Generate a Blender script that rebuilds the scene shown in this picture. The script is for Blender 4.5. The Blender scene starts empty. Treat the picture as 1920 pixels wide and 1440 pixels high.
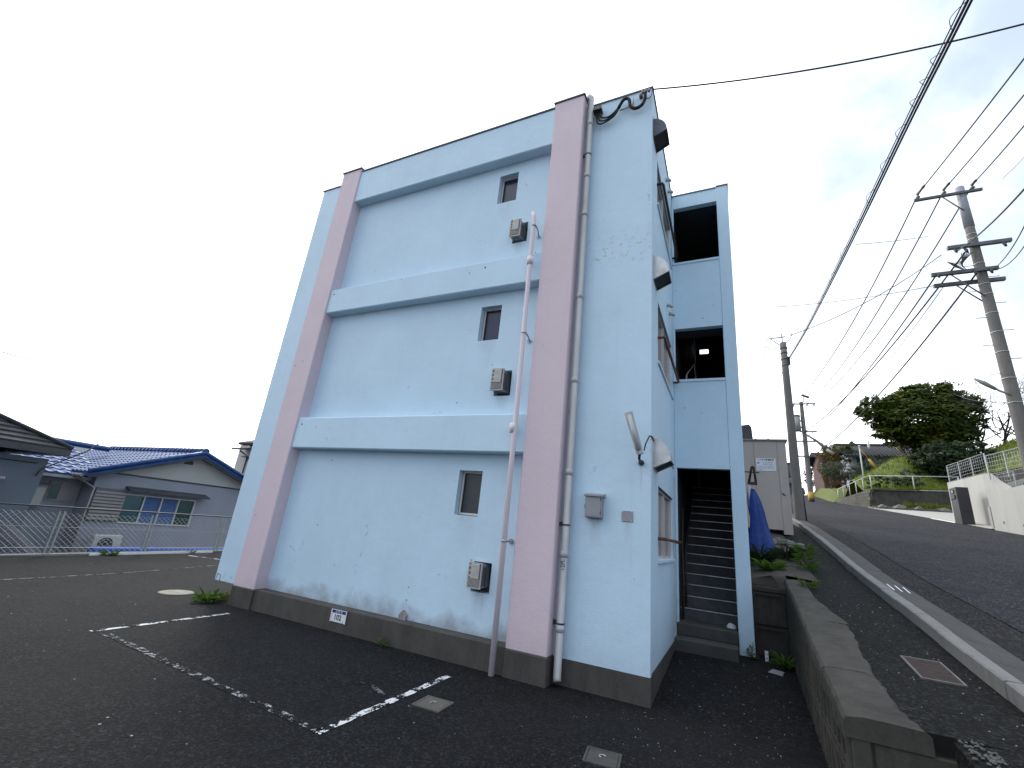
import bpy, math, random
import numpy as np
from mathutils import Vector, Matrix
random.seed(7)
S = bpy.context.scene
COL = S.collection

# ------------------------------------------------------------------ camera
F, CX, CY = 839.0, 960.0, 720.0            # focal length and centre in 1920x1440 pixels
def nrm(v):
    v = np.array(v, float); return v / np.linalg.norm(v)
_up = nrm((270, -2554, F)); _X = nrm((1768, -89, -F)); _X = nrm(_X - _up * (_X @ _up))
_Y = np.cross(_up, _X); _Y = _Y if _Y[2] > 0 else -_Y
ROT = np.stack([_X, _Y, _up])              # world = ROT @ (right, down, forward)
CAM = np.array([0.85, -5.643, 1.6])
def ray(px, py): return ROT @ nrm((px - CX, py - CY, F))
def on_y(px, py, y):
    d = ray(px, py); return Vector(CAM + d * ((y - CAM[1]) / d[1]))
def on_x(px, py, x):
    d = ray(px, py); return Vector(CAM + d * ((x - CAM[0]) / d[0]))
cd = bpy.data.cameras.new('camera'); cam = bpy.data.objects.new('camera', cd); COL.objects.link(cam)
cd.sensor_width = 36; cd.lens = F / 1920 * 36; cd.clip_start = 0.05; cd.clip_end = 3000
r_, u_, b_ = ROT @ (1, 0, 0), ROT @ (0, -1, 0), ROT @ (0, 0, -1)
cam.matrix_world = Matrix(((r_[0], u_[0], b_[0], CAM[0]), (r_[1], u_[1], b_[1], CAM[1]), (r_[2], u_[2], b_[2], CAM[2]), (0, 0, 0, 1)))
S.camera = cam

# ------------------------------------------------------------------ sky, sun, exposure
SUN_EL, SUN_AZ = math.radians(33), math.radians(-55)      # azimuth from +Y towards +X: behind the block, to the left
SUN_DIR = Vector((math.sin(SUN_AZ) * math.cos(SUN_EL), math.cos(SUN_AZ) * math.cos(SUN_EL), math.sin(SUN_EL)))
w = bpy.data.worlds.new('World'); S.world = w; w.use_nodes = True
nt = w.node_tree; N = nt.nodes; L = nt.links; N.clear()
out = N.new('ShaderNodeOutputWorld'); bg = N.new('ShaderNodeBackground'); L.new(bg.outputs[0], out.inputs[0])
sky = N.new('ShaderNodeTexSky'); sky.sky_type = 'NISHITA'; sky.sun_disc = False
sky.sun_elevation = SUN_EL; sky.sun_rotation = SUN_AZ; sky.dust_density = 2.5; sky.air_density = 1.0
tc = N.new('ShaderNodeTexCoord')
nz = N.new('ShaderNodeTexNoise'); nz.inputs['Scale'].default_value = 1.6; nz.inputs['Detail'].default_value = 6; nz.inputs['Roughness'].default_value = .55
skm = N.new('ShaderNodeMapping'); skm.inputs['Location'].default_value = (5.1, 2, 7); L.new(tc.outputs['Generated'], skm.inputs['Vector']); L.new(skm.outputs[0], nz.inputs['Vector'])
dot = N.new('ShaderNodeVectorMath'); dot.operation = 'DOT_PRODUCT'; L.new(tc.outputs['Generated'], dot.inputs[0]); dot.inputs[1].default_value = SUN_DIR
mr = N.new('ShaderNodeMapRange'); mr.inputs['From Min'].default_value = .15; mr.inputs['From Max'].default_value = .9
mr.inputs['To Min'].default_value = -.05; mr.inputs['To Max'].default_value = .38; L.new(dot.outputs['Value'], mr.inputs['Value'])
ad = N.new('ShaderNodeMath'); ad.operation = 'ADD'; L.new(nz.outputs['Fac'], ad.inputs[0]); L.new(mr.outputs[0], ad.inputs[1])
cm = N.new('ShaderNodeMapRange'); cm.interpolation_type = 'SMOOTHSTEP'
cm.inputs['From Min'].default_value = .42; cm.inputs['From Max'].default_value = .72; L.new(ad.outputs[0], cm.inputs['Value'])
sm = N.new('ShaderNodeVectorMath'); sm.operation = 'SCALE'; L.new(sky.outputs[0], sm.inputs[0]); sm.inputs['Scale'].default_value = 1.0
hz = N.new('ShaderNodeMix'); hz.data_type = 'RGBA'; hz.inputs[0].default_value = .8      # thin high haze over the blue
L.new(sm.outputs[0], hz.inputs[6]); hz.inputs[7].default_value = (7.5, 8.9, 11.2, 1)
mx = N.new('ShaderNodeMix'); mx.data_type = 'RGBA'
L.new(cm.outputs[0], mx.inputs[0]); L.new(hz.outputs[2], mx.inputs[6]); mx.inputs[7].default_value = (20.5, 21.0, 21.6, 1)
L.new(mx.outputs[2], bg.inputs['Color']); bg.inputs['Strength'].default_value = 0.085
sd = bpy.data.lights.new('sun', 'SUN'); sd.energy = 1.1; sd.angle = math.radians(11); sd.color = (1, .95, .87)
sun = bpy.data.objects.new('sun', sd); COL.objects.link(sun); sun.rotation_euler = SUN_DIR.to_track_quat('Z', 'Y').to_euler(); sun.location = (-10, 20, 30)
S.view_settings.view_transform = 'Standard'; S.view_settings.look = 'None'; S.view_settings.exposure = 0.40; S.view_settings.gamma = 1.0
S.view_settings.use_curve_mapping = False

# ------------------------------------------------------------------ materials
MATS = {}
def nodes(name):
    m = bpy.data.materials.new(name); m.use_nodes = True; MATS[name] = m
    t = m.node_tree; b = t.nodes['Principled BSDF']; return m, t, t.nodes, t.links, b
def pos(N): return N.new('ShaderNodeNewGeometry').outputs['Position']
def noise(N, L, scale, detail=4, rough=.55, vec=None, stretch=None):
    n = N.new('ShaderNodeTexNoise'); n.inputs['Scale'].default_value = scale; n.inputs['Detail'].default_value = detail; n.inputs['Roughness'].default_value = rough
    v = vec or pos(N)
    if stretch:
        mp = N.new('ShaderNodeMapping'); mp.inputs['Scale'].default_value = stretch; L.new(v, mp.inputs['Vector']); v = mp.outputs[0]
    L.new(v, n.inputs['Vector']); return n.outputs['Fac']
def rng(N, L, v, a, b, c=0., d=1.):
    m = N.new('ShaderNodeMapRange'); L.new(v, m.inputs['Value'])
    for k, x in zip(('From Min', 'From Max', 'To Min', 'To Max'), (a, b, c, d)): m.inputs[k].default_value = x
    return m.outputs[0]
def math_(N, L, op, a, b):
    m = N.new('ShaderNodeMath'); m.operation = op
    for i, x in enumerate((a, b)):
        if isinstance(x, (int, float)): m.inputs[i].default_value = x
        else: L.new(x, m.inputs[i])
    return m.outputs[0]
def mixc(N, L, f, a, b, mode='MIX'):
    m = N.new('ShaderNodeMix'); m.data_type = 'RGBA'; m.blend_type = mode
    for i, x in zip((0, 6, 7), (f, a, b)):
        if isinstance(x, (int, float)): m.inputs[i].default_value = x
        elif isinstance(x, tuple): m.inputs[i].default_value = (*x[:3], 1)
        else: L.new(x, m.inputs[i])
    return m.outputs[2]
def bump(N, L, b, h, strength=.3, dist=.01):
    n = N.new('ShaderNodeBump'); n.inputs['Strength'].default_value = strength; n.inputs['Distance'].default_value = dist
    L.new(h, n.inputs['Height']); L.new(n.outputs[0], b.inputs['Normal'])
def plain(name, c, rough=.6, var=.18, scale=6., bmp=0., bscale=60., metal=0., streak=False, dirt=None, spec=.5):
    m, t, N, L, b = nodes(name)
    f = noise(N, L, scale, 5, .6, None, (1, 1, .18) if streak else None)
    lo = tuple(x * (1 - var) for x in c); hi = tuple(min(1, x * (1 + var)) for x in c)
    col = mixc(N, L, rng(N, L, f, .3, .7), lo, hi)
    if dirt:
        g = noise(N, L, dirt[1], 6, .65, None, (1, 1, .35)); col = mixc(N, L, rng(N, L, g, dirt[2], dirt[2] + .18, 0, dirt[3]), col, dirt[0])
    L.new(col, b.inputs['Base Color']); b.inputs['Roughness'].default_value = rough; b.inputs['Metallic'].default_value = metal; b.inputs['Specular IOR Level'].default_value = spec
    if bmp: bump(N, L, b, noise(N, L, bscale, 3), bmp, .01)
    return m
def stucco(name, c, patches=False):
    """painted sprayed render: fine pimples, soft weathering, hairline cracks, splash dirt above the plinth"""
    m, t, N, L, b = nodes(name)
    P = pos(N); sp = N.new('ShaderNodeSeparateXYZ'); L.new(P, sp.inputs[0]); Z = sp.outputs['Z']
    f = noise(N, L, .9, 6, .62); f2 = noise(N, L, 7, 4, .6, None, (1, 1, .25))
    col = mixc(N, L, rng(N, L, f, .3, .7), tuple(x * .95 for x in c), tuple(min(1, x * 1.04) for x in c))
    col = mixc(N, L, rng(N, L, f2, .42, .78, 0, .08), col, tuple(x * .72 for x in c))
    # rain streaks
    rs = noise(N, L, 2.2, 5, .7, None, (5.5, 5.5, .16)); col = mixc(N, L, rng(N, L, rs, .58, .78, 0, .13), col, (.32, .34, .33))
    # splash dirt low on the wall, wavy top
    wv = noise(N, L, 2.6, 4, .6); edge = math_(N, L, 'ADD', Z, rng(N, L, wv, .25, .75, -.16, .16))
    dm = rng(N, L, edge, .28, .50, .68 if patches else .12, 0.)
    if patches: dm = math_(N, L, 'MULTIPLY', dm, math_(N, L, 'MULTIPLY', rng(N, L, sp.outputs['X'], -1.62, -1.5, 1, .12), math_(N, L, 'GREATER_THAN', sp.outputs['X'], -6.5)))
    col = mixc(N, L, dm, col, (.20, .19, .20))
    # hairline cracks in some areas only
    v = N.new('ShaderNodeTexVoronoi'); v.feature = 'DISTANCE_TO_EDGE'; v.inputs['Scale'].default_value = .62
    wp = N.new('ShaderNodeTexNoise'); wp.inputs['Scale'].default_value = 3.; wp.inputs['Detail'].default_value = 6
    L.new(P, wp.inputs['Vector']); av = mixc(N, L, .28, P, wp.outputs['Color'], 'ADD'); L.new(av, v.inputs['Vector'])
    crack = rng(N, L, v.outputs['Distance'], .0, .006, 1, 0); where = rng(N, L, noise(N, L, 1.3, 4), .52, .64)
    brk = rng(N, L, noise(N, L, 11, 4), .50, .6)
    col = mixc(N, L, math_(N, L, 'MULTIPLY', math_(N, L, 'MULTIPLY', crack, where), math_(N, L, 'MULTIPLY', brk, .62 if patches else .12)), col, (.10, .13, .17))
    # small chips
    vc = N.new('ShaderNodeTexVoronoi'); vc.inputs['Scale'].default_value = 5.5; L.new(P, vc.inputs['Vector'])
    sc = N.new('ShaderNodeSeparateColor'); L.new(vc.outputs['Color'], sc.inputs[0])
    chip = math_(N, L, 'MULTIPLY', rng(N, L, vc.outputs['Distance'], .05, .09, 1, 0), rng(N, L, sc.outputs[0], .935, .945, 0, .85))
    col = mixc(N, L, chip, col, (.09, .11, .14))
    if patches:   # flaking yellowish spots on the corner strip, about the second storey
        pm = rng(N, L, noise(N, L, 11, 5, .75), .55, .62); zz = math_(N, L, 'ABSOLUTE', math_(N, L, 'SUBTRACT', Z, 5.72), 0)
        pm = math_(N, L, 'MULTIPLY', pm, rng(N, L, zz, .02, .38, .9, 0)); col = mixc(N, L, math_(N, L, 'MULTIPLY', pm, math_(N, L, 'MULTIPLY', rng(N, L, sp.outputs['X'], -.95, -.8), math_(N, L, 'LESS_THAN', sp.outputs['X'], -.001))), col, (.42, .38, .22))
    if patches:   # run-off stains below fittings: x, top z, length, half width, strength, colour
        nr = noise(N, L, 7, 5, .7, None, (4, 4, .5))
        for x0, z0, ln, hw, k, c2 in ((-.115, 2.54, .42, .014, .75, (.30, .20, .10)), (-.66, 1.85, .40, .10, .45, (.26, .25, .22)), (-2.15, .80, .36, .13, .5, (.22, .23, .23)), (-2.15, 3.485, .30, .13, .4, (.24, .25, .25)), (-2.15, 6.18, .30, .13, .4, (.24, .25, .25)), (-2.5, 1.73, .5, .19, .3, (.27, .28, .28)), (-2.5, 4.42, .5, .19, .3, (.27, .28, .28)), (-2.5, 7.09, .5, .19, .25, (.27, .28, .28)), (-.87, 8.38, .8, .06, .4, (.25, .26, .26)), (-1.02, .9, 1.2, .05, .35, (.28, .27, .25)), (-.27, 1.84, .3, .06, .3, (.3, .28, .25))):
            dx = math_(N, L, 'ABSOLUTE', math_(N, L, 'SUBTRACT', sp.outputs['X'], x0), 0); mk_ = rng(N, L, dx, hw * .3, hw, 1, 0)
            mk_ = math_(N, L, 'MULTIPLY', mk_, math_(N, L, 'MULTIPLY', rng(N, L, Z, z0 - ln, z0, 0, 1), math_(N, L, 'LESS_THAN', Z, z0)))
            col = mixc(N, L, math_(N, L, 'MULTIPLY', mk_, rng(N, L, nr, .35, .65, .1 * k, k)), col, c2)
    L.new(col, b.inputs['Base Color']); b.inputs['Roughness'].default_value = .62
    h = math_(N, L, 'ADD', noise(N, L, 85, 3, .6), math_(N, L, 'MULTIPLY', noise(N, L, 6, 4), 1.2))
    bump(N, L, b, h, .42, .012); return m
def asphalt_nodes(N, L, c, speck=.985, patch=.5):
    P = pos(N)
    v = N.new('ShaderNodeTexVoronoi'); v.inputs['Scale'].default_value = 62; L.new(P, v.inputs['Vector'])
    s = N.new('ShaderNodeSeparateColor'); L.new(v.outputs['Color'], s.inputs[0])
    gr_ = math_(N, L, 'POWER', s.outputs[0], 4.0); col = mixc(N, L, gr_, tuple(x * .45 for x in c), tuple(x * 4.0 for x in c))
    big = noise(N, L, .55, 6, .6); col = mixc(N, L, rng(N, L, big, .38, .68, 0, patch), col, tuple(x * 2.0 for x in (c[0] * 1.03, c[1], c[2] * .97)))
    oil = noise(N, L, 1.1, 5, .7); col = mixc(N, L, rng(N, L, oil, .58, .70, 0, .55), col, tuple(x * .4 for x in c))
    med = noise(N, L, 3.3, 5, .7); col = mixc(N, L, rng(N, L, med, .45, .75, 0, .5), col, tuple(x * .45 for x in c))
    v2 = N.new('ShaderNodeTexVoronoi'); v2.inputs['Scale'].default_value = 24; L.new(P, v2.inputs['Vector'])
    s2 = N.new('ShaderNodeSeparateColor'); L.new(v2.outputs['Color'], s2.inputs[0])
    sz = rng(N, L, s2.outputs[1], 0, 1, .08, .24)
    dsk = math_(N, L, 'LESS_THAN', v2.outputs['Distance'], sz)
    sp = math_(N, L, 'MULTIPLY', dsk, math_(N, L, 'GREATER_THAN', s2.outputs[0], speck))
    col = mixc(N, L, math_(N, L, 'MULTIPLY', sp, rng(N, L, s2.outputs[2], 0, 1, .2, .95)), col, (.42, .42, .40))
    h = math_(N, L, 'ADD', v.outputs['Distance'], math_(N, L, 'MULTIPLY', noise(N, L, 9, 4), 1.5))
    return col, h
def asphalt(name, c, speck=.985, patch=.5, bmp=.55):
    m, t, N, L, b = nodes(name); col, h = asphalt_nodes(N, L, c, speck, patch)
    L.new(col, b.inputs['Base Color']); b.inputs['Roughness'].default_value = .9; b.inputs['Specular IOR Level'].default_value = .16
    bump(N, L, b, h, bmp, .012); return m
def worn_paint(name, c, wear, aspc, tint=(.72, .74, .76), scale=5.):
    """traffic paint worn through to the asphalt beneath"""
    m, t, N, L, b = nodes(name); col, h = asphalt_nodes(N, L, aspc, .985, .5)
    f = math_(N, L, 'ADD', noise(N, L, scale, 6, .72), math_(N, L, 'MULTIPLY', math_(N, L, 'SUBTRACT', noise(N, L, 45, 3), .5), .30))
    k = rng(N, L, f, wear, wear + .035)
    L.new(mixc(N, L, k, col, tint), b.inputs['Base Color']); b.inputs['Roughness'].default_value = .9; b.inputs['Specular IOR Level'].default_value = .16; bump(N, L, b, h, .55, .012); return m
def concrete(name, c, var=.28, stain=(.05, .05, .045), amt=.6, moss=None):
    m, t, N, L, b = nodes(name)
    f = noise(N, L, 2.2, 7, .65); g = noise(N, L, 40, 4, .7); st = noise(N, L, 2.6, 6, .65, None, (2.6, 2.6, .45))
    col = mixc(N, L, rng(N, L, f, .3, .7), tuple(x * (1 - var) for x in c), tuple(x * (1 + var) for x in c))
    col = mixc(N, L, rng(N, L, st, .46, .72, 0, amt), col, stain)
    col = mixc(N, L, rng(N, L, g, .5, .75, 0, .35), col, tuple(x * 1.5 for x in c))
    if moss: col = mixc(N, L, rng(N, L, noise(N, L, 3.1, 6, .7), .55, .72, 0, .7), col, moss)
    L.new(col, b.inputs['Base Color']); b.inputs['Roughness'].default_value = .88
    bump(N, L, b, math_(N, L, 'ADD', f, math_(N, L, 'MULTIPLY', g, .5)), .5, .012); return m
def glass(name, c, rough=.12, bscale=0):
    m, t, N, L, b = nodes(name); b.inputs['Roughness'].default_value = rough; b.inputs['Specular IOR Level'].default_value = .6
    f = noise(N, L, 1.3, 3); L.new(mixc(N, L, rng(N, L, f, .3, .7), tuple(x * .75 for x in c), tuple(x * 1.25 for x in c)), b.inputs['Base Color'])
    if bscale: bump(N, L, b, noise(N, L, bscale, 2), .35, .004)
    return m
def leafmat(name, lo, hi, trans=.25, accent=None):
    m, t, N, L, b = nodes(name); g = N.new('ShaderNodeNewGeometry'); r = g.outputs['Random Per Island']
    col = mixc(N, L, r, lo, hi)
    f = noise(N, L, .55, 3); col = mixc(N, L, rng(N, L, f, .4, .65, 0, .55), col, hi)
    if accent: col = mixc(N, L, rng(N, L, noise(N, L, .8, 3), .58, .68, 0, .8), col, accent)
    L.new(col, b.inputs['Base Color']); b.inputs['Roughness'].default_value = .7; b.inputs['Specular IOR Level'].default_value = .2
    tr = N.new('ShaderNodeBsdfTranslucent'); L.new(col, tr.inputs[0]); ms = N.new('ShaderNodeMixShader'); ms.inputs[0].default_value = trans
    L.new(b.outputs[0], ms.inputs[1]); L.new(tr.outputs[0], ms.inputs[2]); L.new(ms.outputs[0], N['Material Output'].inputs[0]); return m
BLUE, PINK = (.565, .735, .85), (.685, .555, .595)
M_blue = stucco('blue_render', BLUE, True); M_pink = stucco('pink_render', PINK)
M_plinth = concrete('plinth_concrete', (.066, .060, .053), .25, (.035, .035, .03), .75)
ASP = (.0084, .0086, .0096)
M_lot = asphalt('lot_asphalt', ASP); M_path = asphalt('path_asphalt', (.0098, .0100, .0100), .965, .2)
M_road = asphalt('road_asphalt', (.026, .0265, .030), .99, .5)
M_apron = asphalt('road_edge_asphalt', (.021, .0205, .021), .985, .3)
M_line = worn_paint('line_paint', None, .475, ASP, (.68, .70, .72), 6.); M_line2 = worn_paint('worn_line_paint', None, .545, ASP, (.36, .37, .38), 10); M_line3 = worn_paint('faint_line_paint', None, .50, ASP, (.15, .16, .17), 7)
M_retain = concrete('retaining_concrete', (.047, .043, .035), .5, (.02, .02, .018), .75, (.05, .055, .035))
M_kerb = concrete('kerb_concrete', (.20, .195, .185), .12, (.10, .096, .088), .4)
M_gutter = concrete('gutter_concrete', (.062, .060, .057), .18, (.03, .029, .026), .5)
M_steps = concrete('step_concrete', (.07, .068, .062), .3, (.05, .05, .045), .7)
M_tread = plain('stair_tread', (.062, .064, .068), .6, .3, 5, .2); M_nose = plain('nosing_metal', (.5, .5, .48), .35, .2, 8, 0, 60, .7)
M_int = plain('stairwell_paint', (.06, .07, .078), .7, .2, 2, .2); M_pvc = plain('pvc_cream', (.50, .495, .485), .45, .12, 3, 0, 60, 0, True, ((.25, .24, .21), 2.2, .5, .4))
M_pvcp = plain('pvc_pink', (.76, .67, .71), .45, .08, 3, 0, 60, 0, True); M_steel = plain('stainless', (.52, .50, .47), .34, .3, 5, .1, 20, .85)
M_galv = plain('galvanised', (.36, .37, .38), .45, .2, 9, .1, 40, .6); M_dark = plain('dark_metal', (.03, .03, .032), .5, .3, 6)
M_black = plain('black_cable', (.008, .008, .009), .8, .3, 10); M_rust = plain('rusty_iron', (.13, .06, .035), .75, .5, 22, .4, 60)
M_brown = plain('brown_iron', (.035, .022, .018), .65, .4, 14, .2); M_frame = plain('window_aluminium', (.62, .58, .54), .45, .08, 8, 0, 60, 0)
M_gl = glass('front_glass', (.014, .019, .055), .2); M_gl1 = glass('frosted_glass', (.03, .031, .034), .3, 160); M_gls = glass('side_glass', (.20, .19, .20), .12)
M_curt = plain('curtain_grey', (.30, .29, .30), .9, .15, 14, .3, 8)
M_grey = plain('grey_box_paint', (.285, .285, .30), .5, .1, 5, .05, 40, 0, False, ((.16, .12, .09), 6, .6, .4)); M_beige = plain('heater_beige', (.42, .41, .38), .45, .15, 7)
M_white = plain('white_paint', (.72, .73, .74), .5, .08, 6); M_navy = plain('sign_blue', (.02, .03, .22), .5, .1, 4); M_ink = plain('black_ink', (.01, .01, .014), .6, .1, 5)
M_grayink = plain('grey_ink', (.22, .22, .30), .6, .1, 5)
M_coping = plain('coping_grey', (.17, .18, .19), .6, .25, 6)
M_cast = plain('cast_iron', (.055, .053, .046), .7, .3, 9, .4, 45); M_ccover = concrete('cover_concrete', (.105, .096, .082), .25, (.05, .047, .04), .5)
M_pole = concrete('pole_concrete', (.165, .153, .143), .12, (.10, .09, .085), .5); M_polew = plain('pole_cap_grey', (.27, .28, .32), .5, .1, 3)
M_arm = plain('crossarm_steel', (.13, .13, .14), .5, .25, 8, 0, 60, .5); M_insul = plain('insulator', (.30, .29, .28), .25, .2, 9)
M_wire = plain('wire_black', (.02, .02, .022), .6, .2, 5)
M_prefab = plain('prefab_cream', (.44, .375, .325), .55, .06, 2.5, .05, 20, 0, True, ((.26, .24, .22), 2, .55, .35))
M_net = plain('blue_net', (.004, .038, .21), .6, .35, 16, .5, 45)
M_soil = concrete('soil', (.045, .036, .026), .4, (.02, .016, .012), .6, (.035, .05, .012))
M_grass = leafmat('grass_blades', (.075, .115, .010), (.20, .235, .025), .3); M_gsoil = plain('grass_ground', (.095, .12, .016), .9, .35, 3.5, .5, 30)
M_leaf = leafmat('tree_leaves', (.015, .032, .004), (.070, .098, .011), .22, (.16, .15, .015)); M_dkleaf = leafmat('dark_leaves', (.008, .018, .006), (.034, .056, .020), .12)
M_olive = leafmat('olive_leaves', (.030, .045, .028), (.075, .095, .055), .2); M_weed = leafmat('weed_leaves', (.045, .10, .015), (.12, .20, .035), .3); M_dry = leafmat('dry_leaves', (.13, .12, .02), (.25, .21, .04), .3)
M_autumn = leafmat('autumn_leaves', (.13, .045, .02), (.16, .12, .03), .25); M_bark = plain('bark', (.060, .050, .042), .9, .35, 12, .5, 30); M_twig = plain('twig', (.050, .042, .042), .9, .2, 10)
M_whitewall = plain('boundary_wall_white', (.45, .44, .415), .75, .06, 1.8, .1, 60, 0, True, ((.27, .26, .23), 1.3, .52, .35)); M_charcoal = plain('charcoal_slab', (.030, .028, .030), .5, .2, 4, .1)
M_pave = concrete('driveway_concrete', (.38, .37, .34), .08, (.25, .24, .22), .3); M_block = concrete('masonry_blocks', (.085, .08, .066), .3, (.06, .055, .045), .6, (.06, .065, .03))
M_fieldstone = concrete('field_stone', (.15, .145, .13), .3, (.10, .095, .085), .5)
M_gwall = plain('grey_stucco', (.285, .295, .345), .8, .08, 1.2, .15, 50, 0, True); M_gwall2 = plain('slate_stucco', (.115, .135, .165), .8, .08, 1.2, .15, 50)
M_cream = plain('cream_gable', (.46, .445, .42), .8, .06, 1.5, .1); M_btile = plain('blue_glazed_tile', (.022, .070, .205), .40, .35, 4, .1, spec=.28); M_dtile = plain('dark_tile', (.034, .034, .040), .7, .3, 4, .2, spec=.2)
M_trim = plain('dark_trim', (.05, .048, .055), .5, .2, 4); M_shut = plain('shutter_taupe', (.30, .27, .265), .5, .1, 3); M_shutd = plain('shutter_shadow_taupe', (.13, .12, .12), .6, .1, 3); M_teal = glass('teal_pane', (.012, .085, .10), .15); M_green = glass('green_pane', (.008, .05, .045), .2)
M_bcurt = plain('blue_curtain', (.08, .14, .30), .8, .2, 14, .3, 12); M_acw = plain('ac_white', (.50, .50, .48), .45, .08, 3); M_tarp = plain('blue_tarp', (.02, .09, .42), .5, .2, 5, .2, 8)
M_dcover = plain('dark_cover', (.016, .02, .045), .6, .4, 5, .4, 9); M_fence = plain('fence_galv', (.40, .405, .38), .45, .12, 6, 0, 60, .4); M_railp = plain('rail_white', (.50, .50, .48), .5, .15, 6)
M_hill = plain('wooded_hill', (.055, .085, .095), .9, .35, .09, 0); M_field = plain('field_ground', (.085, .08, .065), .95, .3, .4, .3, 10)
M_carw = plain('car_white', (.62, .63, .65), .25, .04, 2); M_tyre = plain('tyre', (.02, .02, .02), .8, .2, 9); M_yellow = plain('yellow_sleeve', (.45, .27, .03), .5, .1, 5)
M_brnwall = plain('rust_wall', (.10, .058, .052), .8, .15, 2, .2); M_sand = plain('weathered_wood', (.20, .19, .16), .8, .25, 9, .3)

# ------------------------------------------------------------------ mesh helpers
V = Vector
class MB:
    def __init__(s): s.v = []; s.f = []; s.sm = []
    def add(s, vs, fs, smooth=False):
        o = len(s.v); s.v += [tuple(v) for v in vs]; s.f += [tuple(i + o for i in f) for f in fs]; s.sm += [smooth] * len(fs); return s
    def box(s, a, b, M=None):
        x0, y0, z0 = a; x1, y1, z1 = b
        vs = [V(p) for p in ((x0, y0, z0), (x1, y0, z0), (x1, y1, z0), (x0, y1, z0), (x0, y0, z1), (x1, y0, z1), (x1, y1, z1), (x0, y1, z1))]
        if M: vs = [M @ v for v in vs]
        return s.add(vs, [(0, 3, 2, 1), (4, 5, 6, 7), (0, 1, 5, 4), (1, 2, 6, 5), (2, 3, 7, 6), (3, 0, 4, 7)])
    def bev(s, a, b, e=.01, M=None):
        """box with chamfered edges"""
        a, b = V(a), V(b); e = min(e, *(0.45 * abs(b[i] - a[i]) for i in range(3))); vs = []
        idx = {}
        for sx in (0, 1):
            for sy in (0, 1):
                for sz in (0, 1):
                    c = V((b.x if sx else a.x, b.y if sy else a.y, b.z if sz else a.z)); d = V((-1 if sx else 1, -1 if sy else 1, -1 if sz else 1)) * e
                    for k in range(3):
                        p = c.copy()
                        for j in range(3):
                            if j != k: p[j] += d[j]
                        idx[(sx, sy, sz, k)] = len(vs); vs.append(p)
        fs = []
        for k in range(3):
            i, j = [(1, 2), (2, 0), (0, 1)][k]
            for side in (0, 1):
                q = []
                for si, sj in ((0, 0), (1, 0), (1, 1), (0, 1)):
                    key = [0, 0, 0]; key[k] = side; key[i] = si; key[j] = sj; q.append(idx[(*key, k)])
                fs.append(tuple(q) if side else tuple(q[::-1]))
            for si in (0, 1):
                for sj in (0, 1):
                    q = []
                    for (end, kk) in ((0, i), (0, j), (1, j), (1, i)):
                        key = [0, 0, 0]; key[i] = si; key[j] = sj; key[k] = end; q.append(idx[(*key, kk)])
                    fs.append(tuple(q))
        for sx in (0, 1):
            for sy in (0, 1):
                for sz in (0, 1): fs.append(tuple(idx[(sx, sy, sz, k)] for k in range(3)))
        if M: vs = [M @ v for v in vs]
        return s.add(vs, fs)
    def tube(s, pts, r, n=8, cap=True, smooth=True):
        pts = [V(p) for p in pts]; rs = r if isinstance(r, (list, tuple)) else [r] * len(pts)
        vs = []; prev = None
        for i, p in enumerate(pts):
            d = (pts[min(i + 1, len(pts) - 1)] - pts[max(i - 1, 0)])
            d = d.normalized() if d.length > 1e-9 else V((0, 0, 1))
            if prev is None: a = d.orthogonal().normalized()
            else:
                a = prev - d * prev.dot(d); a = a.normalized() if a.length > 1e-6 else d.orthogonal().normalized()
            prev = a; b = d.cross(a)
            for k in range(n):
                t = 2 * math.pi * k / n; vs.append(p + (a * math.cos(t) + b * math.sin(t)) * rs[i])
        fs = [(i * n + k, i * n + (k + 1) % n, (i + 1) * n + (k + 1) % n, (i + 1) * n + k) for i in range(len(pts) - 1) for k in range(n)]
        s.add(vs, fs, smooth)
        if cap:
            o = len(s.v) - len(vs); s.f += [tuple(o + k for k in range(n))[::-1], tuple(o + (len(pts) - 1) * n + k for k in range(n))]; s.sm += [False, False]
        return s
    def cyl(s, a, b, r, n=16, r2=None): return s.tube([a, b], [r, r if r2 is None else r2], n)
    def quad(s, *p): return s.add(p, [tuple(range(len(p)))])
    def prism(s, poly, d):
        """closed outline extruded along vector d"""
        n = len(poly); d = V(d); p = [V(q) for q in poly]
        return s.add(p + [q + d for q in p], [tuple(range(n))[::-1], tuple(range(n, 2 * n))] + [(i, (i + 1) % n, n + (i + 1) % n, n + i) for i in range(n)])
    def build(s, name, m, parent=None, origin=None):
        me = bpy.data.meshes.new(name)
        if parent is None and origin is None:
            a = np.array(s.v); origin = V((float((a[:, 0].min() + a[:, 0].max()) / 2), float((a[:, 1].min() + a[:, 1].max()) / 2), float(a[:, 2].min())))
        o = V(origin) if origin is not None else V((0, 0, 0))
        me.from_pydata([(v[0] - o.x, v[1] - o.y, v[2] - o.z) for v in s.v], [], s.f)
        for p, q in zip(me.polygons, s.sm): p.use_smooth = q
        me.materials.append(m); me.update()
        ob = bpy.data.objects.new(name, me); COL.objects.link(ob); ob.location = o
        if parent is not None:
            ob.parent = parent; ob.matrix_parent_inverse = Matrix.Translation(-WORLD.get(parent.name, V((0, 0, 0))))
        WORLD[ob.name] = o
        return ob
WORLD = {}
def thing(name, label, cat, loc, group=None):
    o = bpy.data.objects.new(name, None); COL.objects.link(o); o.location = loc; o.empty_display_size = .2; WORLD[o.name] = V(loc)
    o['label'] = label; o['category'] = cat
    if group: o['group'] = group
    return o
def tag(o, label, cat, group=None, kind=None):
    o['label'] = label; o['category'] = cat
    if group: o['group'] = group
    if kind: o['kind'] = kind
    return o
def struct(o, label=None, cat=None):
    o['kind'] = 'structure'
    if label: o['label'] = label; o['category'] = cat
    return o
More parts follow.
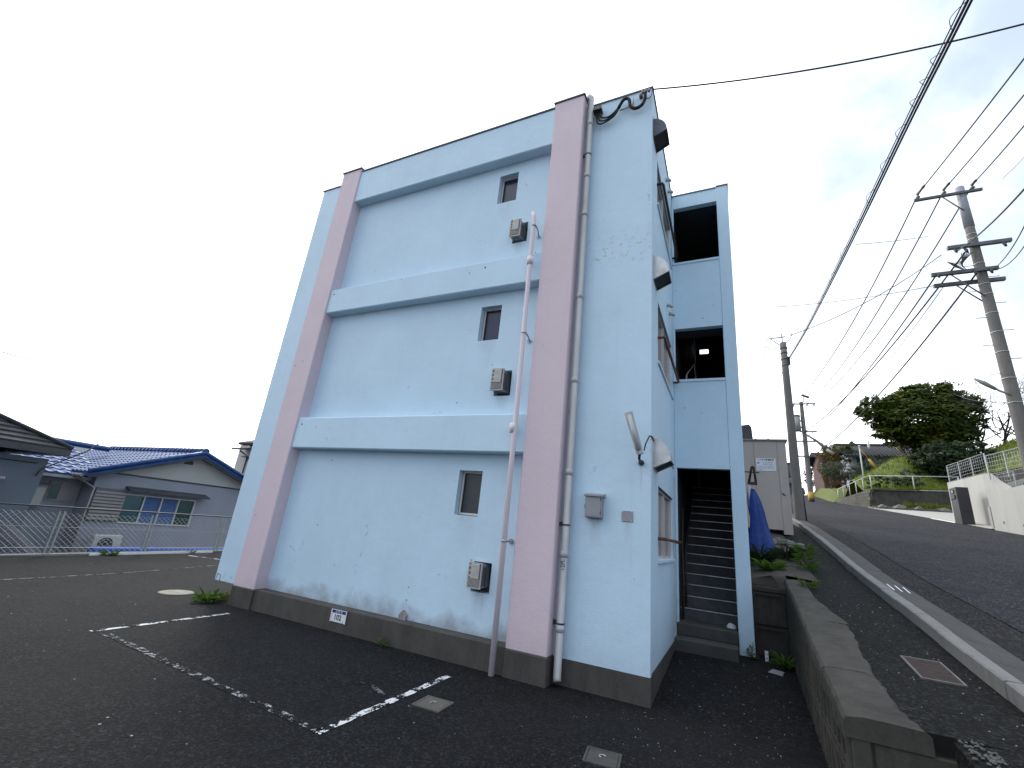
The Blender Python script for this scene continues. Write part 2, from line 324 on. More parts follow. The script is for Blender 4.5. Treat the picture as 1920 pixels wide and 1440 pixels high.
def holed(mb, o, u, v, n, W, H, holes, depth):
    """rectangle o + u*W + v*H facing n, with rectangular holes and their reveals going back by depth"""
    o, u, v, n = V(o), V(u), V(v), V(n)
    us = sorted({0, W, *[h[0] for h in holes], *[h[2] for h in holes]}); vs = sorted({0, H, *[h[1] for h in holes], *[h[3] for h in holes]})
    for i in range(len(us) - 1):
        for j in range(len(vs) - 1):
            cu, cv = (us[i] + us[i + 1]) / 2, (vs[j] + vs[j + 1]) / 2
            if any(h[0] < cu < h[2] and h[1] < cv < h[3] for h in holes): continue
            mb.quad(o + u * us[i] + v * vs[j], o + u * us[i + 1] + v * vs[j], o + u * us[i + 1] + v * vs[j + 1], o + u * us[i] + v * vs[j + 1])
    b = -n * depth
    for h in holes:
        c = [o + u * h[0] + v * h[1], o + u * h[2] + v * h[1], o + u * h[2] + v * h[3], o + u * h[0] + v * h[3]]
        for k in range(4): mb.quad(c[k], c[(k + 1) % 4], c[(k + 1) % 4] + b, c[k] + b)
    return mb
def text(body, size, M, m, parent, name='lettering', align='CENTER', bold=0.):
    cu = bpy.data.curves.new('t', 'FONT'); cu.body = body; cu.size = size; cu.align_x = align; cu.align_y = 'CENTER'; cu.offset = bold; cu.resolution_u = 3
    o = bpy.data.objects.new('t', cu); COL.objects.link(o); bpy.context.view_layer.update()
    me = bpy.data.meshes.new_from_object(o.evaluated_get(bpy.context.evaluated_depsgraph_get())); bpy.data.objects.remove(o); bpy.data.curves.remove(cu)
    me.transform(M); me.materials.clear(); me.materials.append(m); me.name = name
    ob = bpy.data.objects.new(name, me); COL.objects.link(ob); ob.parent = parent; ob.matrix_parent_inverse = Matrix.Translation(-WORLD.get(parent.name, V((0, 0, 0))))
    WORLD[ob.name] = V((0, 0, 0)); return ob
def face_y(x, y, z): return Matrix(((1, 0, 0, x), (0, 0, -1, y), (0, 1, 0, z), (0, 0, 0, 1)))   # text plane facing -Y

# ------------------------------------------------------------------ ground, lot, road
ZP = np.array([(-30, -3.2), (-12, -.75), (-3, .45), (-1.5, .66), (0, .88), (1.4, 1.1), (3.9, 1.46), (6.3, 1.9), (10.4, 2.55), (60, 9.25), (75, 10.6), (110, 11.2), (160, 9)])
def zr(y): return float(np.interp(y, ZP[:, 0], ZP[:, 1]))
def lotz(x, y): return max(0., y) * float(np.interp(x, [-7, 0], [.025, .075]))
def xleft(y): return float(np.interp(y, [-30, 14, 30, 60, 110], [3.1, 3.1, 3.9, 6.3, 12]))      # road edge, building side
def xright(y): return float(np.interp(y, [-30, 22, 30, 37, 60, 110], [8.55, 8.6, 8.35, 7.9, 9.8, 16]))
g = MB().quad((-900, -600, -.95), (900, -600, -.95), (900, 1200, -.95), (-900, 1200, -.95)).build('ground', M_field); struct(g)
mb = MB(); xs = list(np.linspace(-13.45, 2.05, 32)); ys = list(np.linspace(-14, 14, 29)); n = len(ys)
mb.add([(x, y, lotz(x, y)) for x in xs for y in ys], [(i * n + j, (i + 1) * n + j, (i + 1) * n + j + 1, i * n + j + 1) for i in range(len(xs) - 1) for j in range(n - 1)])
lot = struct(mb.build('parking_lot', M_lot))
def strip(name, m, cols, ys, skirt=None):
    """ribbon along y through columns (x(y), z(y))"""
    mb = MB(); k = len(cols)
    mb.add([(fx(y), y, fz(y)) for y in ys for fx, fz in cols], [(i * k + j, i * k + j + 1, (i + 1) * k + j + 1, (i + 1) * k + j) for i in range(len(ys) - 1) for j in range(k - 1)])
    return struct(mb.build(name, m))
YR = list(np.arange(-30, 60, 1.0)) + list(np.arange(60, 165, 5.0))
def zroad(y): return zr(y) + .05
strip('road', M_road, [(lambda y: xleft(y) + .42, zroad), (lambda y: (xleft(y) + xright(y)) / 2, lambda y: zroad(y) + .03), (xright, zroad), (lambda y: xright(y) + .02, lambda y: zroad(y) - .6)], YR)
strip('road_edge', M_apron, [(lambda y: xleft(y) - .02, lambda y: zroad(y) - .012), (lambda y: xleft(y) + .42, lambda y: zroad(y) - .008), (lambda y: xleft(y) + .9, lambda y: zroad(y) - .03)], YR)
# footpath beside the retaining wall, with the ramp sloping down towards the viewer
YP = [-30, -20, -12, -8, -5, -3, -2.2, -1.6, -1.46]
strip('footpath_ramp', M_path, [(lambda y: 2.02, lambda y: -1.5), (lambda y: 2.02, lambda y: zr(y) - .02), (lambda y: 2.3, zr), (lambda y: 2.64, zr)], YP)
strip('footpath', M_path, [(lambda y: 1.6, lambda y: zr(y) - .03), (lambda y: 1.9, zr), (lambda y: 2.64, zr)], [-1.46, -1.2, -.6, 0, .6, 1.2, 1.8, 2.4, 3.0, 3.4])
strip('soil_bed', M_soil, [(lambda y: 1.08, lambda y: zr(y) - .05), (lambda y: 1.5, lambda y: zr(y) + .06), (lambda y: 2.0, lambda y: zr(y) + .01)], [2.95, 3.4, 4, 4.6, 5.2, 6, 7, 8.2])
strip('verge', M_path, [(lambda y: 1.9, lambda y: zr(y) + .002), (lambda y: 2.64, lambda y: zr(y) + .002)], [3.39, 4.5, 6, 8, 10, 12, 14, 18, 22, 26, 30])
strip('hillside_left', M_field, [(lambda y: -30, lambda y: -1.), (lambda y: -3, lambda y: zr(y) - 1.0), (lambda y: 1.95, lambda y: zr(y) - .02), (lambda y: xleft(y) - .4, lambda y: zr(y) - .012)], [14.2, 16, 20, 26, 32, 40, 50, 60, 75, 110])
# kerb stones and gutter slabs, one object each
kerb = struct(MB().box((2.63, -8, -.9), (2.74, -7.9, -.8)).build('kerb', M_kerb))
def sloped(mb, x0, x1, y0, y1, h0, h1, base, e=.008):
    """block following the grade between y0 and y1; h = top above grade at both sides"""
    z0, z1 = zr(y0), zr(y1); vs = []
    for y, z in ((y0, z0), (y1, z1)):
        vs += [(x0, y, z + base), (x1, y, z + base), (x1, y, z + h1), (x1 - e, y, z + h1 + e * .8), (x0 + e, y, z + h0 + e * .8), (x0, y, z + h0)]
    return mb.add(vs, [tuple(range(6)), tuple(range(11, 5, -1))] + [(i, i + 6, (i + 1) % 6 + 6, (i + 1) % 6) for i in range(6)])
y = -4.8; k = 0
while y < 30:
    ln = .6 if y < 14 else 2.0; j = random.uniform(-.006, .006); dx = xleft(y) - 3.1
    sloped(MB(), 2.62 + dx + j, 2.745 + dx + j, y + .004, y + ln - .004, .115 + random.uniform(-.006, .006), .115, -.25, .014).build('kerb_stone', M_kerb, kerb)
    sloped(MB(), 2.748 + dx, 3.085 + dx, y + .003, y + ln - .003, .085, .045 + random.uniform(-.004, .004), -.2, .006).build('gutter_slab', M_gutter, kerb)
    y += ln
mk = MB()
for i in range(3): mk.quad((2.80 + .09 * i, 2.60 + .03 * i, zr(2.6) + .089 - .0095 * i), (2.82 + .09 * i, 2.60 + .03 * i, zr(2.6) + .087 - .0095 * i), (2.84 + .09 * i, 3.02, zr(3.02) + .085 - .0095 * i), (2.82 + .09 * i, 3.02, zr(3.02) + .087 - .0095 * i))
mk.build('paint_mark', M_white, kerb)
# painted stall lines
def line(mat, x0, y0, x1, y1, wd=.075):
    d = V((x1 - x0, y1 - y0, 0)).normalized(); p = V((-d.y, d.x, 0)) * wd / 2; mb = MB(); kk = 24
    pts = [V((x0 + (x1 - x0) * t / kk, y0 + (y1 - y0) * t / kk, 0)) for t in range(kk + 1)]; vs = []
    for q in pts:
        for s_ in (-1, 1):
            r = q + p * s_ * random.uniform(.72, 1.1); vs.append((r.x, r.y, lotz(r.x, r.y) + .004))
    mb.add(vs, [(2 * i, 2 * i + 1, 2 * i + 3, 2 * i + 2) for i in range(kk)]); return mb.build('painted_line', mat, lot)
line(M_line, -2.06, -2.53, -2.07, -.66, .085); line(M_line, -5.95, -2.34, -6.03, -.60, .075); line(M_line2, -5.85, -2.27, -2.08, -2.49, .09)
line(M_line3, -2.62, -1.515, -2.52, -1.44, .055); line(M_line3, -2.53, -1.43, -2.19, -1.60, .06)
line(M_line3, -9.6, -4.2, -10.9, 3.0, .08); line(M_line, -12.7, 2.62, -10.2, 3.35, .08)

# ------------------------------------------------------------------ apartment block
B = thing('apartment_building', 'three-storey pale blue apartment block with two pink columns and a stair tower', 'building', (-3.5, 4, 0))
W0, H = -6.65, 8.72
fw = MB()
win = [(-2.70, 1.74, -2.315, 2.365), (-2.70, 4.425, -2.325, 5.035), (-2.68, 7.10, -2.305, 7.715)]
nic = [(-2.285, .80, -2.012, 1.17), (-2.29, 3.487, -2.016, 3.885), (-2.28, 6.182, -2.012, 6.565)]
holed(fw, (W0, 0, .27), (1, 0, 0), (0, 0, 1), (0, -1, 0), -W0, H - .27, [(h[0] - W0, h[1] - .27, h[2] - W0, h[3] - .27) for h in win + nic], .14)
fw.build('front_wall', M_blue, B)
sw = MB(); swin = [(.62, 1.44, 2.30, 2.36), (.62, 4.13, 2.36, 5.10), (.56, 6.86, 2.44, 7.74)]
holed(sw, (0, 0, .27), (0, 1, 0), (0, 0, 1), (1, 0, 0), 12, H - .27, [(h[0], h[1] - .27, h[2], h[3] - .27) for h in swin], .10)
sw.build('side_wall', M_blue, B)
MB().quad((W0, 12, -.5), (0, 12, -.5), (0, 12, H), (W0, 12, H)).quad((W0, 0, -.5), (W0, 12, -.5), (W0, 12, H), (W0, 0, H)).build('rear_walls', M_blue, B)
MB().box((W0 + .01, .16, H - .35), (-.01, 11.99, H - .3)).build('roof_slab', M_coping, B)
# parapet coping
mb = MB(); e = .02
mb.box((-7.49, -e, H), (W0 - .02, .17, H + .025)).box((-6.10, -.21, H), (-1.61, .14, H + .025)).box((-1.09, -e, H), (e, .16, H + .025)).box((-.15, .16, H), (e, 12.02, H + .025)).box((W0, .14, H), (W0 + .14, 12.02, H + .025)).box((W0 + .14, 11.88, H), (-.15, 12.02, H + .025))
mb.build('parapet_coping', M_coping, B)
MB().bev((-7.47, .0, .256), (W0 + .001, .15, H), .008).build('fin_wall', M_blue, B)
for z in (2.75, 5.41):
    MB().box((-7.44, .15, z), (W0, 12, z + .14)).build('balcony_slab', M_blue, B); MB().box((-7.46, .15, z + .14), (-7.34, 12, z + 1.15)).build('balcony_parapet', M_blue, B)
for xc in (-6.38, -1.35):
    c = MB().bev((xc - .265, -.22, .285), (xc + .262, .02, 8.79), .012).build('column', M_pink, B)
    MB().box((xc - .285, -.24, 8.79), (xc + .282, .16, 8.815)).build('column_cap', M_coping, c)
    MB().bev((xc - .27, -.228, -.4), (xc + .268, .0, .288), .01).build('column_footing', M_plinth, c)
for z0, z1 in ((7.925, H + .0), (5.262, 5.775), (2.61, 3.155)):
    MB().bev((-6.14, -.19, z0), (-1.59, .02, z1), .014).build('beam', M_blue, B)
for xx, zz in ((-6.02, 5.66), (-2.62, 5.66), (-6.0, 3.03)): MB().cyl((xx, -.1915, zz), (xx, -.18, zz), .017, 10).build('drain_hole', M_dark, B)
mb = MB().bev((-6.13, -.195, -.4), (-1.60, .03, .302), .012).box((-1.09, -.006, -.4), (.006, .1, .272)); mb.box((-.1, .1, -.4), (.006, 2.72, .292)); mb.box((W0 - .02, .0, -.4), (W0 + .3, 12, .27))
mb.build('plinth', M_plinth, B)
# front windows
for (x0, z0, x1, z1), gm in zip(win, (M_gl1, M_gl, M_gl)):
    wd = thing('window', '', '', ((x0 + x1) / 2, .1, z0)); wd.parent = B; wd.matrix_parent_inverse = Matrix.Translation(-WORLD[B.name]); del wd['label'], wd['category']
    MB().quad((x0, .12, z0), (x1, .12, z0), (x1, .12, z1), (x0, .12, z1)).build('pane', gm, wd)
    f = MB(); t = .026; x0 += .012; z0 += .012; f.box((x0, .098, z0), (x0 + t, .119, z1)).box((x1 - t, .098, z0), (x1, .119, z1)).box((x0 + t, .098, z0), (x1 - t, .119, z0 + t)).box((x0 + t, .098, z1 - t), (x1 - t, .119, z1))
    f.build('frame', M_frame, wd); MB().box((x0 + t, .106, z0 + t), (x0 + t + .012, .118, z1 - t)).build('gasket', M_dark, wd); MB().box((x0 - .012, .112, z0 - .012), (x1, .1195, z0)).box((x0 - .012, .112, z0), (x0, .1195, z1)).build('shadow_gap', M_dark, wd)
# side windows with guard bars
for i, (y0, z0, y1, z1) in enumerate(swin):
    wd = thing('side_window', '', '', (0, (y0 + y1) / 2, z0)); wd.parent = B; wd.matrix_parent_inverse = Matrix.Translation(-WORLD[B.name]); del wd['label'], wd['category']
    MB().quad((-.075, y0, z0), (-.075, y1, z0), (-.075, y1, z1), (-.075, y0, z1)).build('pane', M_gls, wd)
    f = MB(); ym = (y0 + y1) / 2; t = .035
    for a in (y0, y1 - t, ym - t / 2): f.box((-.074, a, z0), (-.03, a + t, z1))
    f.box((-.073, y0, z0), (-.031, y1, z0 + t)).box((-.073, y0, z1 - t), (-.031, y1, z1)); f.build('frame', M_frame, wd)
    MB().bev((-.05, y0 - .03, z0 - .045), (.028, y1 + .05, z0 - .002), .006).build('sill', M_blue, wd)
    MB().box((-.09, y0 - .01, z1 - .02), (-.02, y1 + .01, z1 + .0)).build('head', M_dark, wd)
    zb = z0 + (.255 if i == 0 else .36); bm = (M_rust, M_rust, M_brown)[i]
    MB().tube([(-.0, y0 - .02, zb), (.085, y0 - .02, zb), (.095, y0 + .01, zb), (.095, y1 + .24, zb), (.085, y1 + .26, zb), (0, y1 + .26, zb)], .021, 8).build('guard_bar', bm, wd)
# vent hoods
def hood(y0, y1, z0, z1, m):
    h = thing('vent_hood', '', '', (0, (y0 + y1) / 2, z0)); h.parent = B; h.matrix_parent_inverse = Matrix.Translation(-WORLD[B.name]); del h['label'], h['category']
    R = .21; hgt = z1 - z0; prof = [(.004, z1)] + [(R * math.sin(a), z0 + .10 + (hgt - .10) * math.cos(a)) for a in np.linspace(.12, math.pi / 2, 9)]
    mb = MB(); k = len(prof)
    vs = [(x, y0, z) for x, z in prof] + [(x, y1, z) for x, z in prof]; mb.add(vs, [(i, i + 1, k + i + 1, k + i) for i in range(k - 1)], True)
    for yy, o in ((y0, 0), (y1, k)):
        side = [(x, yy, z) for x, z in prof] + [(.004, yy, z0)]; mb.quad(*side)
    mb.build('cowl', m, h); xe, ze = prof[-1]
    MB().quad((.006, y0 + .004, z0 + .012), (.006, y1 - .004, z0 + .012), (xe - .004, y1 - .004, ze + .008), (xe - .004, y0 + .004, ze + .008)).build('mouth', M_dark, h)
    mb = MB(); mb.tube([(.006, y0, z0), (xe, y0, ze), (xe, y1, ze), (.006, y1, z0)], .008, 6); mb.box((0, y0 - .02, z0 - .02), (.004, y1 + .02, z1 + .02)); mb.build('rim', m, h)
hood(.17, .50, 2.52, 2.90, M_steel); hood(.17, .50, 5.22, 5.60, M_steel); hood(.12, .45, 7.80, 8.18, plain('weathered_hood', (.10, .11, .13), .5, .25, 6, .1, 30, .4))
for z in (8.35, 5.62):
    for yy in (1.72, 2.05):
        MB().cyl((-.01, yy, z), (.07, yy, z), .035, 10).tube([(.06, yy, z), (.075, yy, z - .02), (.075, yy, z - .045)], .03, 10).build('exhaust_cap', M_pvc, B)
# stair tower
YT, XT = 2.70, 1.085
T = MB(); T.bev((.872, YT - .012, -.2), (XT, YT + .16, 8.77), .008).build('tower_pier', M_blue, B)
for z0, z1 in ((2.94, 4.52), (5.61, 7.04), (8.43, 8.752)):
    MB().box((.006, YT, z0), (.870, YT + .12, z1)).build('tower_panel', M_blue, B)
for z in (4.52, 7.04): MB().bev((.004, YT - .02, z), (.871, YT + .14, z + .05), .006).build('opening_sill', M_blue, B)
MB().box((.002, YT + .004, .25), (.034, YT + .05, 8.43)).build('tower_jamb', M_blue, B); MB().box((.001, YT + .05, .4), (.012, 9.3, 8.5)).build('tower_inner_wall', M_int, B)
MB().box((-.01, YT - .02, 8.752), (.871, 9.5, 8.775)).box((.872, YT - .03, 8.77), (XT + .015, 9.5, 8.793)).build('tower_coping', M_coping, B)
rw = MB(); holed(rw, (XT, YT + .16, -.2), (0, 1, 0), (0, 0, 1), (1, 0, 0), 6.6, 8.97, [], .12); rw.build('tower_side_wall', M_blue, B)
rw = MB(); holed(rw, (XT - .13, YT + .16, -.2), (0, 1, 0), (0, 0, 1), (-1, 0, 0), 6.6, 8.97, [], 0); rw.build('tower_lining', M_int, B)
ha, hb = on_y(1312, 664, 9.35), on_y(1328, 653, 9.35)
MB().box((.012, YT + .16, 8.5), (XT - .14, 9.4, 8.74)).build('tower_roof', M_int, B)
for zz in (3.16, 5.80):
    a = zz; mb = MB(); mb.box((.01, YT + .13, a - .16), (XT - .14, YT + .55, a))
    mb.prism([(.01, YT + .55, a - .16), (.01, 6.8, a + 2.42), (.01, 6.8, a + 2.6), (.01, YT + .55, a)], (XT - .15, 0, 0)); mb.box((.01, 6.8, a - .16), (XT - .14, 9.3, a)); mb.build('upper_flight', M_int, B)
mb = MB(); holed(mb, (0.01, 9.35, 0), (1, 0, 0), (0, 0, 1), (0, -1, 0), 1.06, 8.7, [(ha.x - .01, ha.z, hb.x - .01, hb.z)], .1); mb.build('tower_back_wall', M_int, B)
MB().tube([(.16, YT + .25, 4.0), (.16, YT + .9, 5.0), (.30, YT + 1.2, 5.35), (.36, YT + 1.0, 4.3)], .018, 6).build('stair_rail', M_frame, B)
MB().bev((-.002, YT - .42, -.2), (.862, YT + .5, .335), .012).build('step', M_steps, B); MB().bev((.002, YT - .08, .335), (.866, 3.2, .505), .012).build('step', M_steps, B)
for k in range(15):
    yk, zk = 3.2 + .24 * k, .67 + .172 * k
    s_ = MB().box((.006, yk, zk - .172 if k else .3), (.93, yk + .26, zk)).build('step', M_tread, B)
    MB().box((.008, yk - .012, zk - .006), (.925, yk + .028, zk + .006)).build('nosing', M_nose, s_)
MB().tube([(.10, 3.22, .6), (.10, 3.3, 1.55), (.10, 5.8, 3.35)], .017, 8).build('handrail', M_brown, B)
MB().tube([(.062, 3.05, .5), (.07, 3.12, 1.1), (.055, 3.2, 1.75), (.065, 3.3, 2.3)], .02, 7).build('stair_pipe', M_brown, B)
# grey side post and conduit at the stair mouth
MB().box((.0, 2.50, .30), (.012, 2.53, 2.75)).build('jamb_strip', M_pvc, B)
# downpipe on the corner strip
D = MB(); x = -1.0; D.tube([(x - .09, -.05, 8.86), (x - .03, -.09, 8.87), (x, -.09, 8.82), (x, -.09, .10), (x + .012, -.105, .055)], .046, 14); D.build('downpipe', M_pvc, B)
for z in (8.2, 7.1, 6.35, 4.9, 3.6, 2.35, 1.36, .55): MB().cyl((x, -.09, z), (x, -.09, z + .075), .051, 14).build('pipe_socket', M_pvc, B)
for z in (7.55, 1.72, .62): MB().box((x - .10, -.10, z), (x - .05, -.07, z + .05)).cyl((x, -.09, z + .01), (x, -.09, z + .028), .052, 14).build('pipe_clip', M_dark, B)
st = MB()
for (a, b_, c, d) in ((0, 0, .03, .008), (0, -.03, .009, .03), (.018, -.028, .009, .02), (.036, 0, .008, .03), (.03, -.03, .02, .008), (.0, -.06, .01, .02), (.02, -.055, .012, .012), (.04, -.06, .01, .02), (.012, -.085, .035, .007)):
    st.quad((x - .022 + a, -.1375, 1.31 + b_), (x - .022 + a + c, -.1375, 1.31 + b_), (x - .022 + a + c, -.1375, 1.31 + b_ + d), (x - .022 + a, -.1375, 1.31 + b_ + d))
st.build('pipe_stencil', M_ink, B)
# thin pink pipe standing off the wall
x, yp = -1.775, -.28
MB().tube([(x - .03, yp, 6.47), (x, yp, 6.38), (x + .005, yp, 5.7), (x + .03, yp, 3.0), (x + .045, yp - .0, -.02)], .036, 12).build('drain_pipe', M_pvcp, B)
for z, y1 in ((6.20, 0), (4.33, 0), (1.46, 0)):
    xx = x + .012 + (6.2 - z) * .006; b_ = MB().cyl((xx, yp, z), (xx, yp, z + .02), .042, 12); b_.tube([(xx + .03, yp + .02, z + .01), (xx + .02, yp + .12, z + .01), (xx - .03, .0, z + .01)], .011, 6).cyl((xx - .03, -.012, z + .01), (xx - .03, 0, z + .01), .036, 10); b_.build('pipe_bracket', M_galv, B)
for z in (5.50, 2.86): MB().tube([(x + .006, yp, z), (x + .006, yp, z + .03), (x + .006, yp, z + .035), (x + .006, yp, z + .13)], [.046, .046, .052, .052], 12).build('pipe_sleeve', M_pvcp, B)
# painted-over outline on the fin wall foot, little gablet patch above the plinth
MB().tube([(-7.44, -.003, .27), (-7.42, -.003, .36), (-7.405, -.003, .375), (-7.385, -.003, .36), (-7.34, -.003, .365), (-7.33, -.003, .345), (-7.33, -.003, .262)], .005, 5).build('edge_trim', M_coping, B)
MB().prism([(-3.34, -.045, .30), (-3.22, -.045, .30), (-3.22, -.045, .36), (-3.28, -.045, .42), (-3.34, -.045, .36)], (0, .045, 0)).build('weep_vent', concrete('weep_vent_render', (.30, .26, .27), .2), B)
# ------------------------------------------------------------------ things fixed to the block
def heater(nn, lab, dx=0., dz=0.):
    x0, z0, x1, z1 = nn; h = thing('flue_heater', lab, 'heater', ((x0 + x1) / 2, 0, z0), 'flue heaters on the gable wall')
    MB().quad((x0, .138, z0), (x1, .138, z0), (x1, .138, z1), (x0, .138, z1)).build('niche_back', M_dark, h)
    a, b2 = x0 - .005, x1 - .075; c, d = z0 + .05, z1 - .005
    yf = -.125; mb = MB()
    f = .016
    mb.box((a, yf, c), (a + f, yf + .02, d)).box((b2 - f, yf, c), (b2, yf + .02, d)).box((a + f, yf, d - f), (b2 - f, yf + .02, d)).box((a + f, yf, c), (b2 - f, yf + .02, c + f)); mb.build('cover_frame', M_beige, h)
    MB().bev((a + .045, yf - .012, c + .115), (b2 - .03, yf + .004, d - .018), .006).build('cover_plate', M_beige, h)
    mb = MB()
    for i in range(9):
        xx = a + .03 + i * (b2 - a - .06) / 8; mb.box((xx - .0035, yf - .003, c + .03), (xx + .0035, yf + .006, c + .10))
    for i in range(4): mb.box((a + f, yf + .002, c + .135 + i * .06), (a + .04, yf + .010, c + .165 + i * .06))
    mb.box((a + .02, yf - .001, c + .102), (b2 - .02, yf + .008, c + .110)); mb.build('grille', M_beige, h)['kind'] = 'stuff'
    MB().box((a + .012, yf + .018, c + .012), (b2 - .012, .13, d - .012)).build('casing', M_grey, h)
    mb = MB()
    for i in range(6): mb.box((b2 - .0115, yf + .035 + i * .022, c + .03), (b2 - .0105, yf + .046 + i * .022, d - .05))
    mb.box((a + .04, yf + .03, c + .0105), (b2 - .05, yf + .05, c + .0115)).box((a + .04, yf + .07, c + .0105), (b2 - .05, yf + .09, c + .0115)); mb.build('side_slots', M_dark, h)
    return h
heater(nic[0], 'grey box-shaped flue heater in the lowest wall niche beside the pink pipe'); heater(nic[1], 'beige box-shaped flue heater in the middle-storey wall niche'); heater(nic[2], 'pale box-shaped flue heater in the top-storey wall niche near the pipe end')
m = thing('meter_box', 'grey metal meter box with a sloping lid on the corner wall', 'meter box', (-.665, -.06, 1.84))
MB().bev((-.77, -.10, 1.85), (-.562, 0, 2.11), .006).build('body', M_grey, m); MB().bev((-.758, -.106, 1.862), (-.574, -.099, 2.095), .004).build('door', M_grey, m)
MB().prism([(-.785, -.125, 2.105), (-.785, .0, 2.105), (-.785, 0, 2.15), (-.785, -.125, 2.122)], (.24, 0, 0)).build('lid', M_grey, m)
for z in (1.90, 2.06): MB().box((-.58, -.110, z), (-.572, -.09, z + .03)).build('hinge', M_dark, m)
MB().box((-.778, -.09, 1.96), (-.77, -.07, 2.0)).build('latch', M_dark, m)
p = thing('cover_plate', 'small square grey cover plate with screws near the wall corner', 'plate', (-.27, 0, 1.84))
MB().bev((-.338, -.012, 1.842), (-.205, 0, 1.968), .004).build('panel', M_grey, p)
for a in (-.325, -.218):
    for z in (1.852, 1.958): MB().cyl((a, -.016, z), (a, -.01, z), .006, 8).build('screw', M_white, p)
lp = thing('wall_lamp', 'grey tilted fluorescent wall lamp with a curved cable near the wall corner', 'lamp', (-.12, 0, 2.6))
P0, P1 = V((-.075, -.30, 2.60)), V((-.215, -.335, 3.10)); ax = (P1 - P0).normalized(); sx = V((1, 0, 0)); sx = (sx - ax * sx.dot(ax)).normalized(); sn = ax.cross(sx)
def lampring(c, hw, hd): return [c - sx * hw - sn * hd * .3, c - sx * hw * .75 + sn * hd, c + sx * hw * .75 + sn * hd, c + sx * hw - sn * hd * .3, c - sn * hd * .8]
mb = MB(); R0, R1 = lampring(P0, .042, .035), lampring(P1, .05, .04); mb.add(R0 + R1, [tuple(range(5)), tuple(range(9, 4, -1))] + [(i, (i + 1) % 5, 5 + (i + 1) % 5, 5 + i) for i in range(5)]); mb.build('housing', M_galv, lp)
mb = MB(); f_ = -sn
dfu = MB().tube([P0 + ax * .05 - sn * .02, P1 - ax * .04 - sn * .022], .028, 8); dfu.build('diffuser', plain('lamp_diffuser', (.40, .42, .43), .3, .2, 8), lp)
MB().tube([P0 + ax * .02, (-.10, -.24, 2.56), (-.115, -.05, 2.55), (-.115, 0, 2.55)], .016, 8).cyl((-.115, -.02, 2.55), (-.115, 0, 2.55), .035, 12).build('arm', M_dark, lp)
MB().tube([P0 + V((.04, .02, .05)), (-.03, -.22, 2.74), (.0, -.12, 2.86), (.008, -.02, 2.88), (.006, .3, 2.86), (.006, 1.4, 2.86), (.006, 2.4, 2.88)], .008, 6).build('cable', M_black, lp)
sg = thing('parking_sign', 'small white and blue parking sign numbered 102 on the plinth', 'sign', (-4.26, -.2, .12))
MB().bev((-4.40, -.206, .125), (-4.115, -.196, .283), .002).build('board', M_white, sg); MB().box((-4.385, -.2075, .240), (-4.13, -.2062, .279)).build('header', M_navy, sg)
for xx in (-4.402, -4.123): MB().box((xx, -.211, .122), (xx + .012, -.204, .286)).build('edge_rail', M_white, sg)
text('102', .095, face_y(-4.268, -.2078, .185), M_ink, sg, bold=.002); text('駐 車 場', .036, face_y(-4.257, -.2088, .258), M_white, sg)
text('㈲', .022, face_y(-4.16, -.2078, .142), M_grayink, sg)
# service entrance: weather caps, looping cables, strain insulator
ent = thing('service_cable', 'black looping service cable under the parapet at the top corner', 'cable', (-.5, -.1, 8.2))
mb = MB().tube([(-.90, -.03, 8.40), (-.89, -.06, 8.47), (-.87, -.10, 8.49)], .03, 10); mb.build('weather_pipe', M_dark, ent)
MB().prism([(-.945, -.16, 8.44), (-.80, -.16, 8.44), (-.815, -.13, 8.55), (-.89, -.1, 8.575), (-.935, -.13, 8.53)], (0, .12, 0)).build('weather_cap', M_brown, ent)
def smooth(pts, k=6):
    pts = [V(p) for p in pts]; o = []
    for i in range(len(pts) - 1):
        p0, p1, p2, p3 = pts[max(i - 1, 0)], pts[i], pts[i + 1], pts[min(i + 2, len(pts) - 1)]
        for j in range(k):
            t = j / k; o.append(.5 * ((2 * p1) + (p2 - p0) * t + (2 * p0 - 5 * p1 + 4 * p2 - p3) * t * t + (3 * p1 - p0 - 3 * p2 + p3) * t ** 3))
    return o + [pts[-1]]
for dz, x0 in ((0, -.83), (-.05, -.86), (-.10, -.89)):
    MB().tube(smooth([(x0, -.10, 8.45), (x0 + .02, -.10, 8.30 + dz), (x0 + .13, -.10, 8.26 + dz), (-.60, -.09, 8.33 + dz * .8), (-.52, -.08, 8.44 + dz * .4)]), .013, 7).build('cable', M_black, ent)
MB().tube(smooth([(-.53, -.08, 8.41), (-.46, -.09, 8.53), (-.40, -.09, 8.56), (-.35, -.09, 8.50), (-.33, -.09, 8.36), (-.25, -.09, 8.28), (-.15, -.09, 8.31), (-.10, -.09, 8.43), (-.10, -.09, 8.55)]), .026, 8).build('sheath', M_black, ent)
MB().tube([(-.52, -.035, 8.40), (-.30, -.035, 8.42)], .012, 6).tube([(-.30, -.035, 8.42), (-.30, -.035, 8.62)], .009, 6).build('cleat', M_galv, ent)
for i, xx in enumerate((-.16, -.11, -.06)): MB().tube([(xx, -.09, 8.575), (xx + .02, -.09, 8.578), (xx + .045, -.09, 8.58)], [.018, .034, .018], 10).build('strain_insulator', M_insul, ent)
MB().box((-.20, -.05, 8.56), (-.15, 0, 8.61)).build('anchor', M_rust, ent)
MB().tube(smooth([(-.10, -.09, 8.44), (-.04, -.09, 8.41), (.0, -.09, 8.46), (.01, -.09, 8.57)]), .006, 5).build('jumper', M_black, ent)

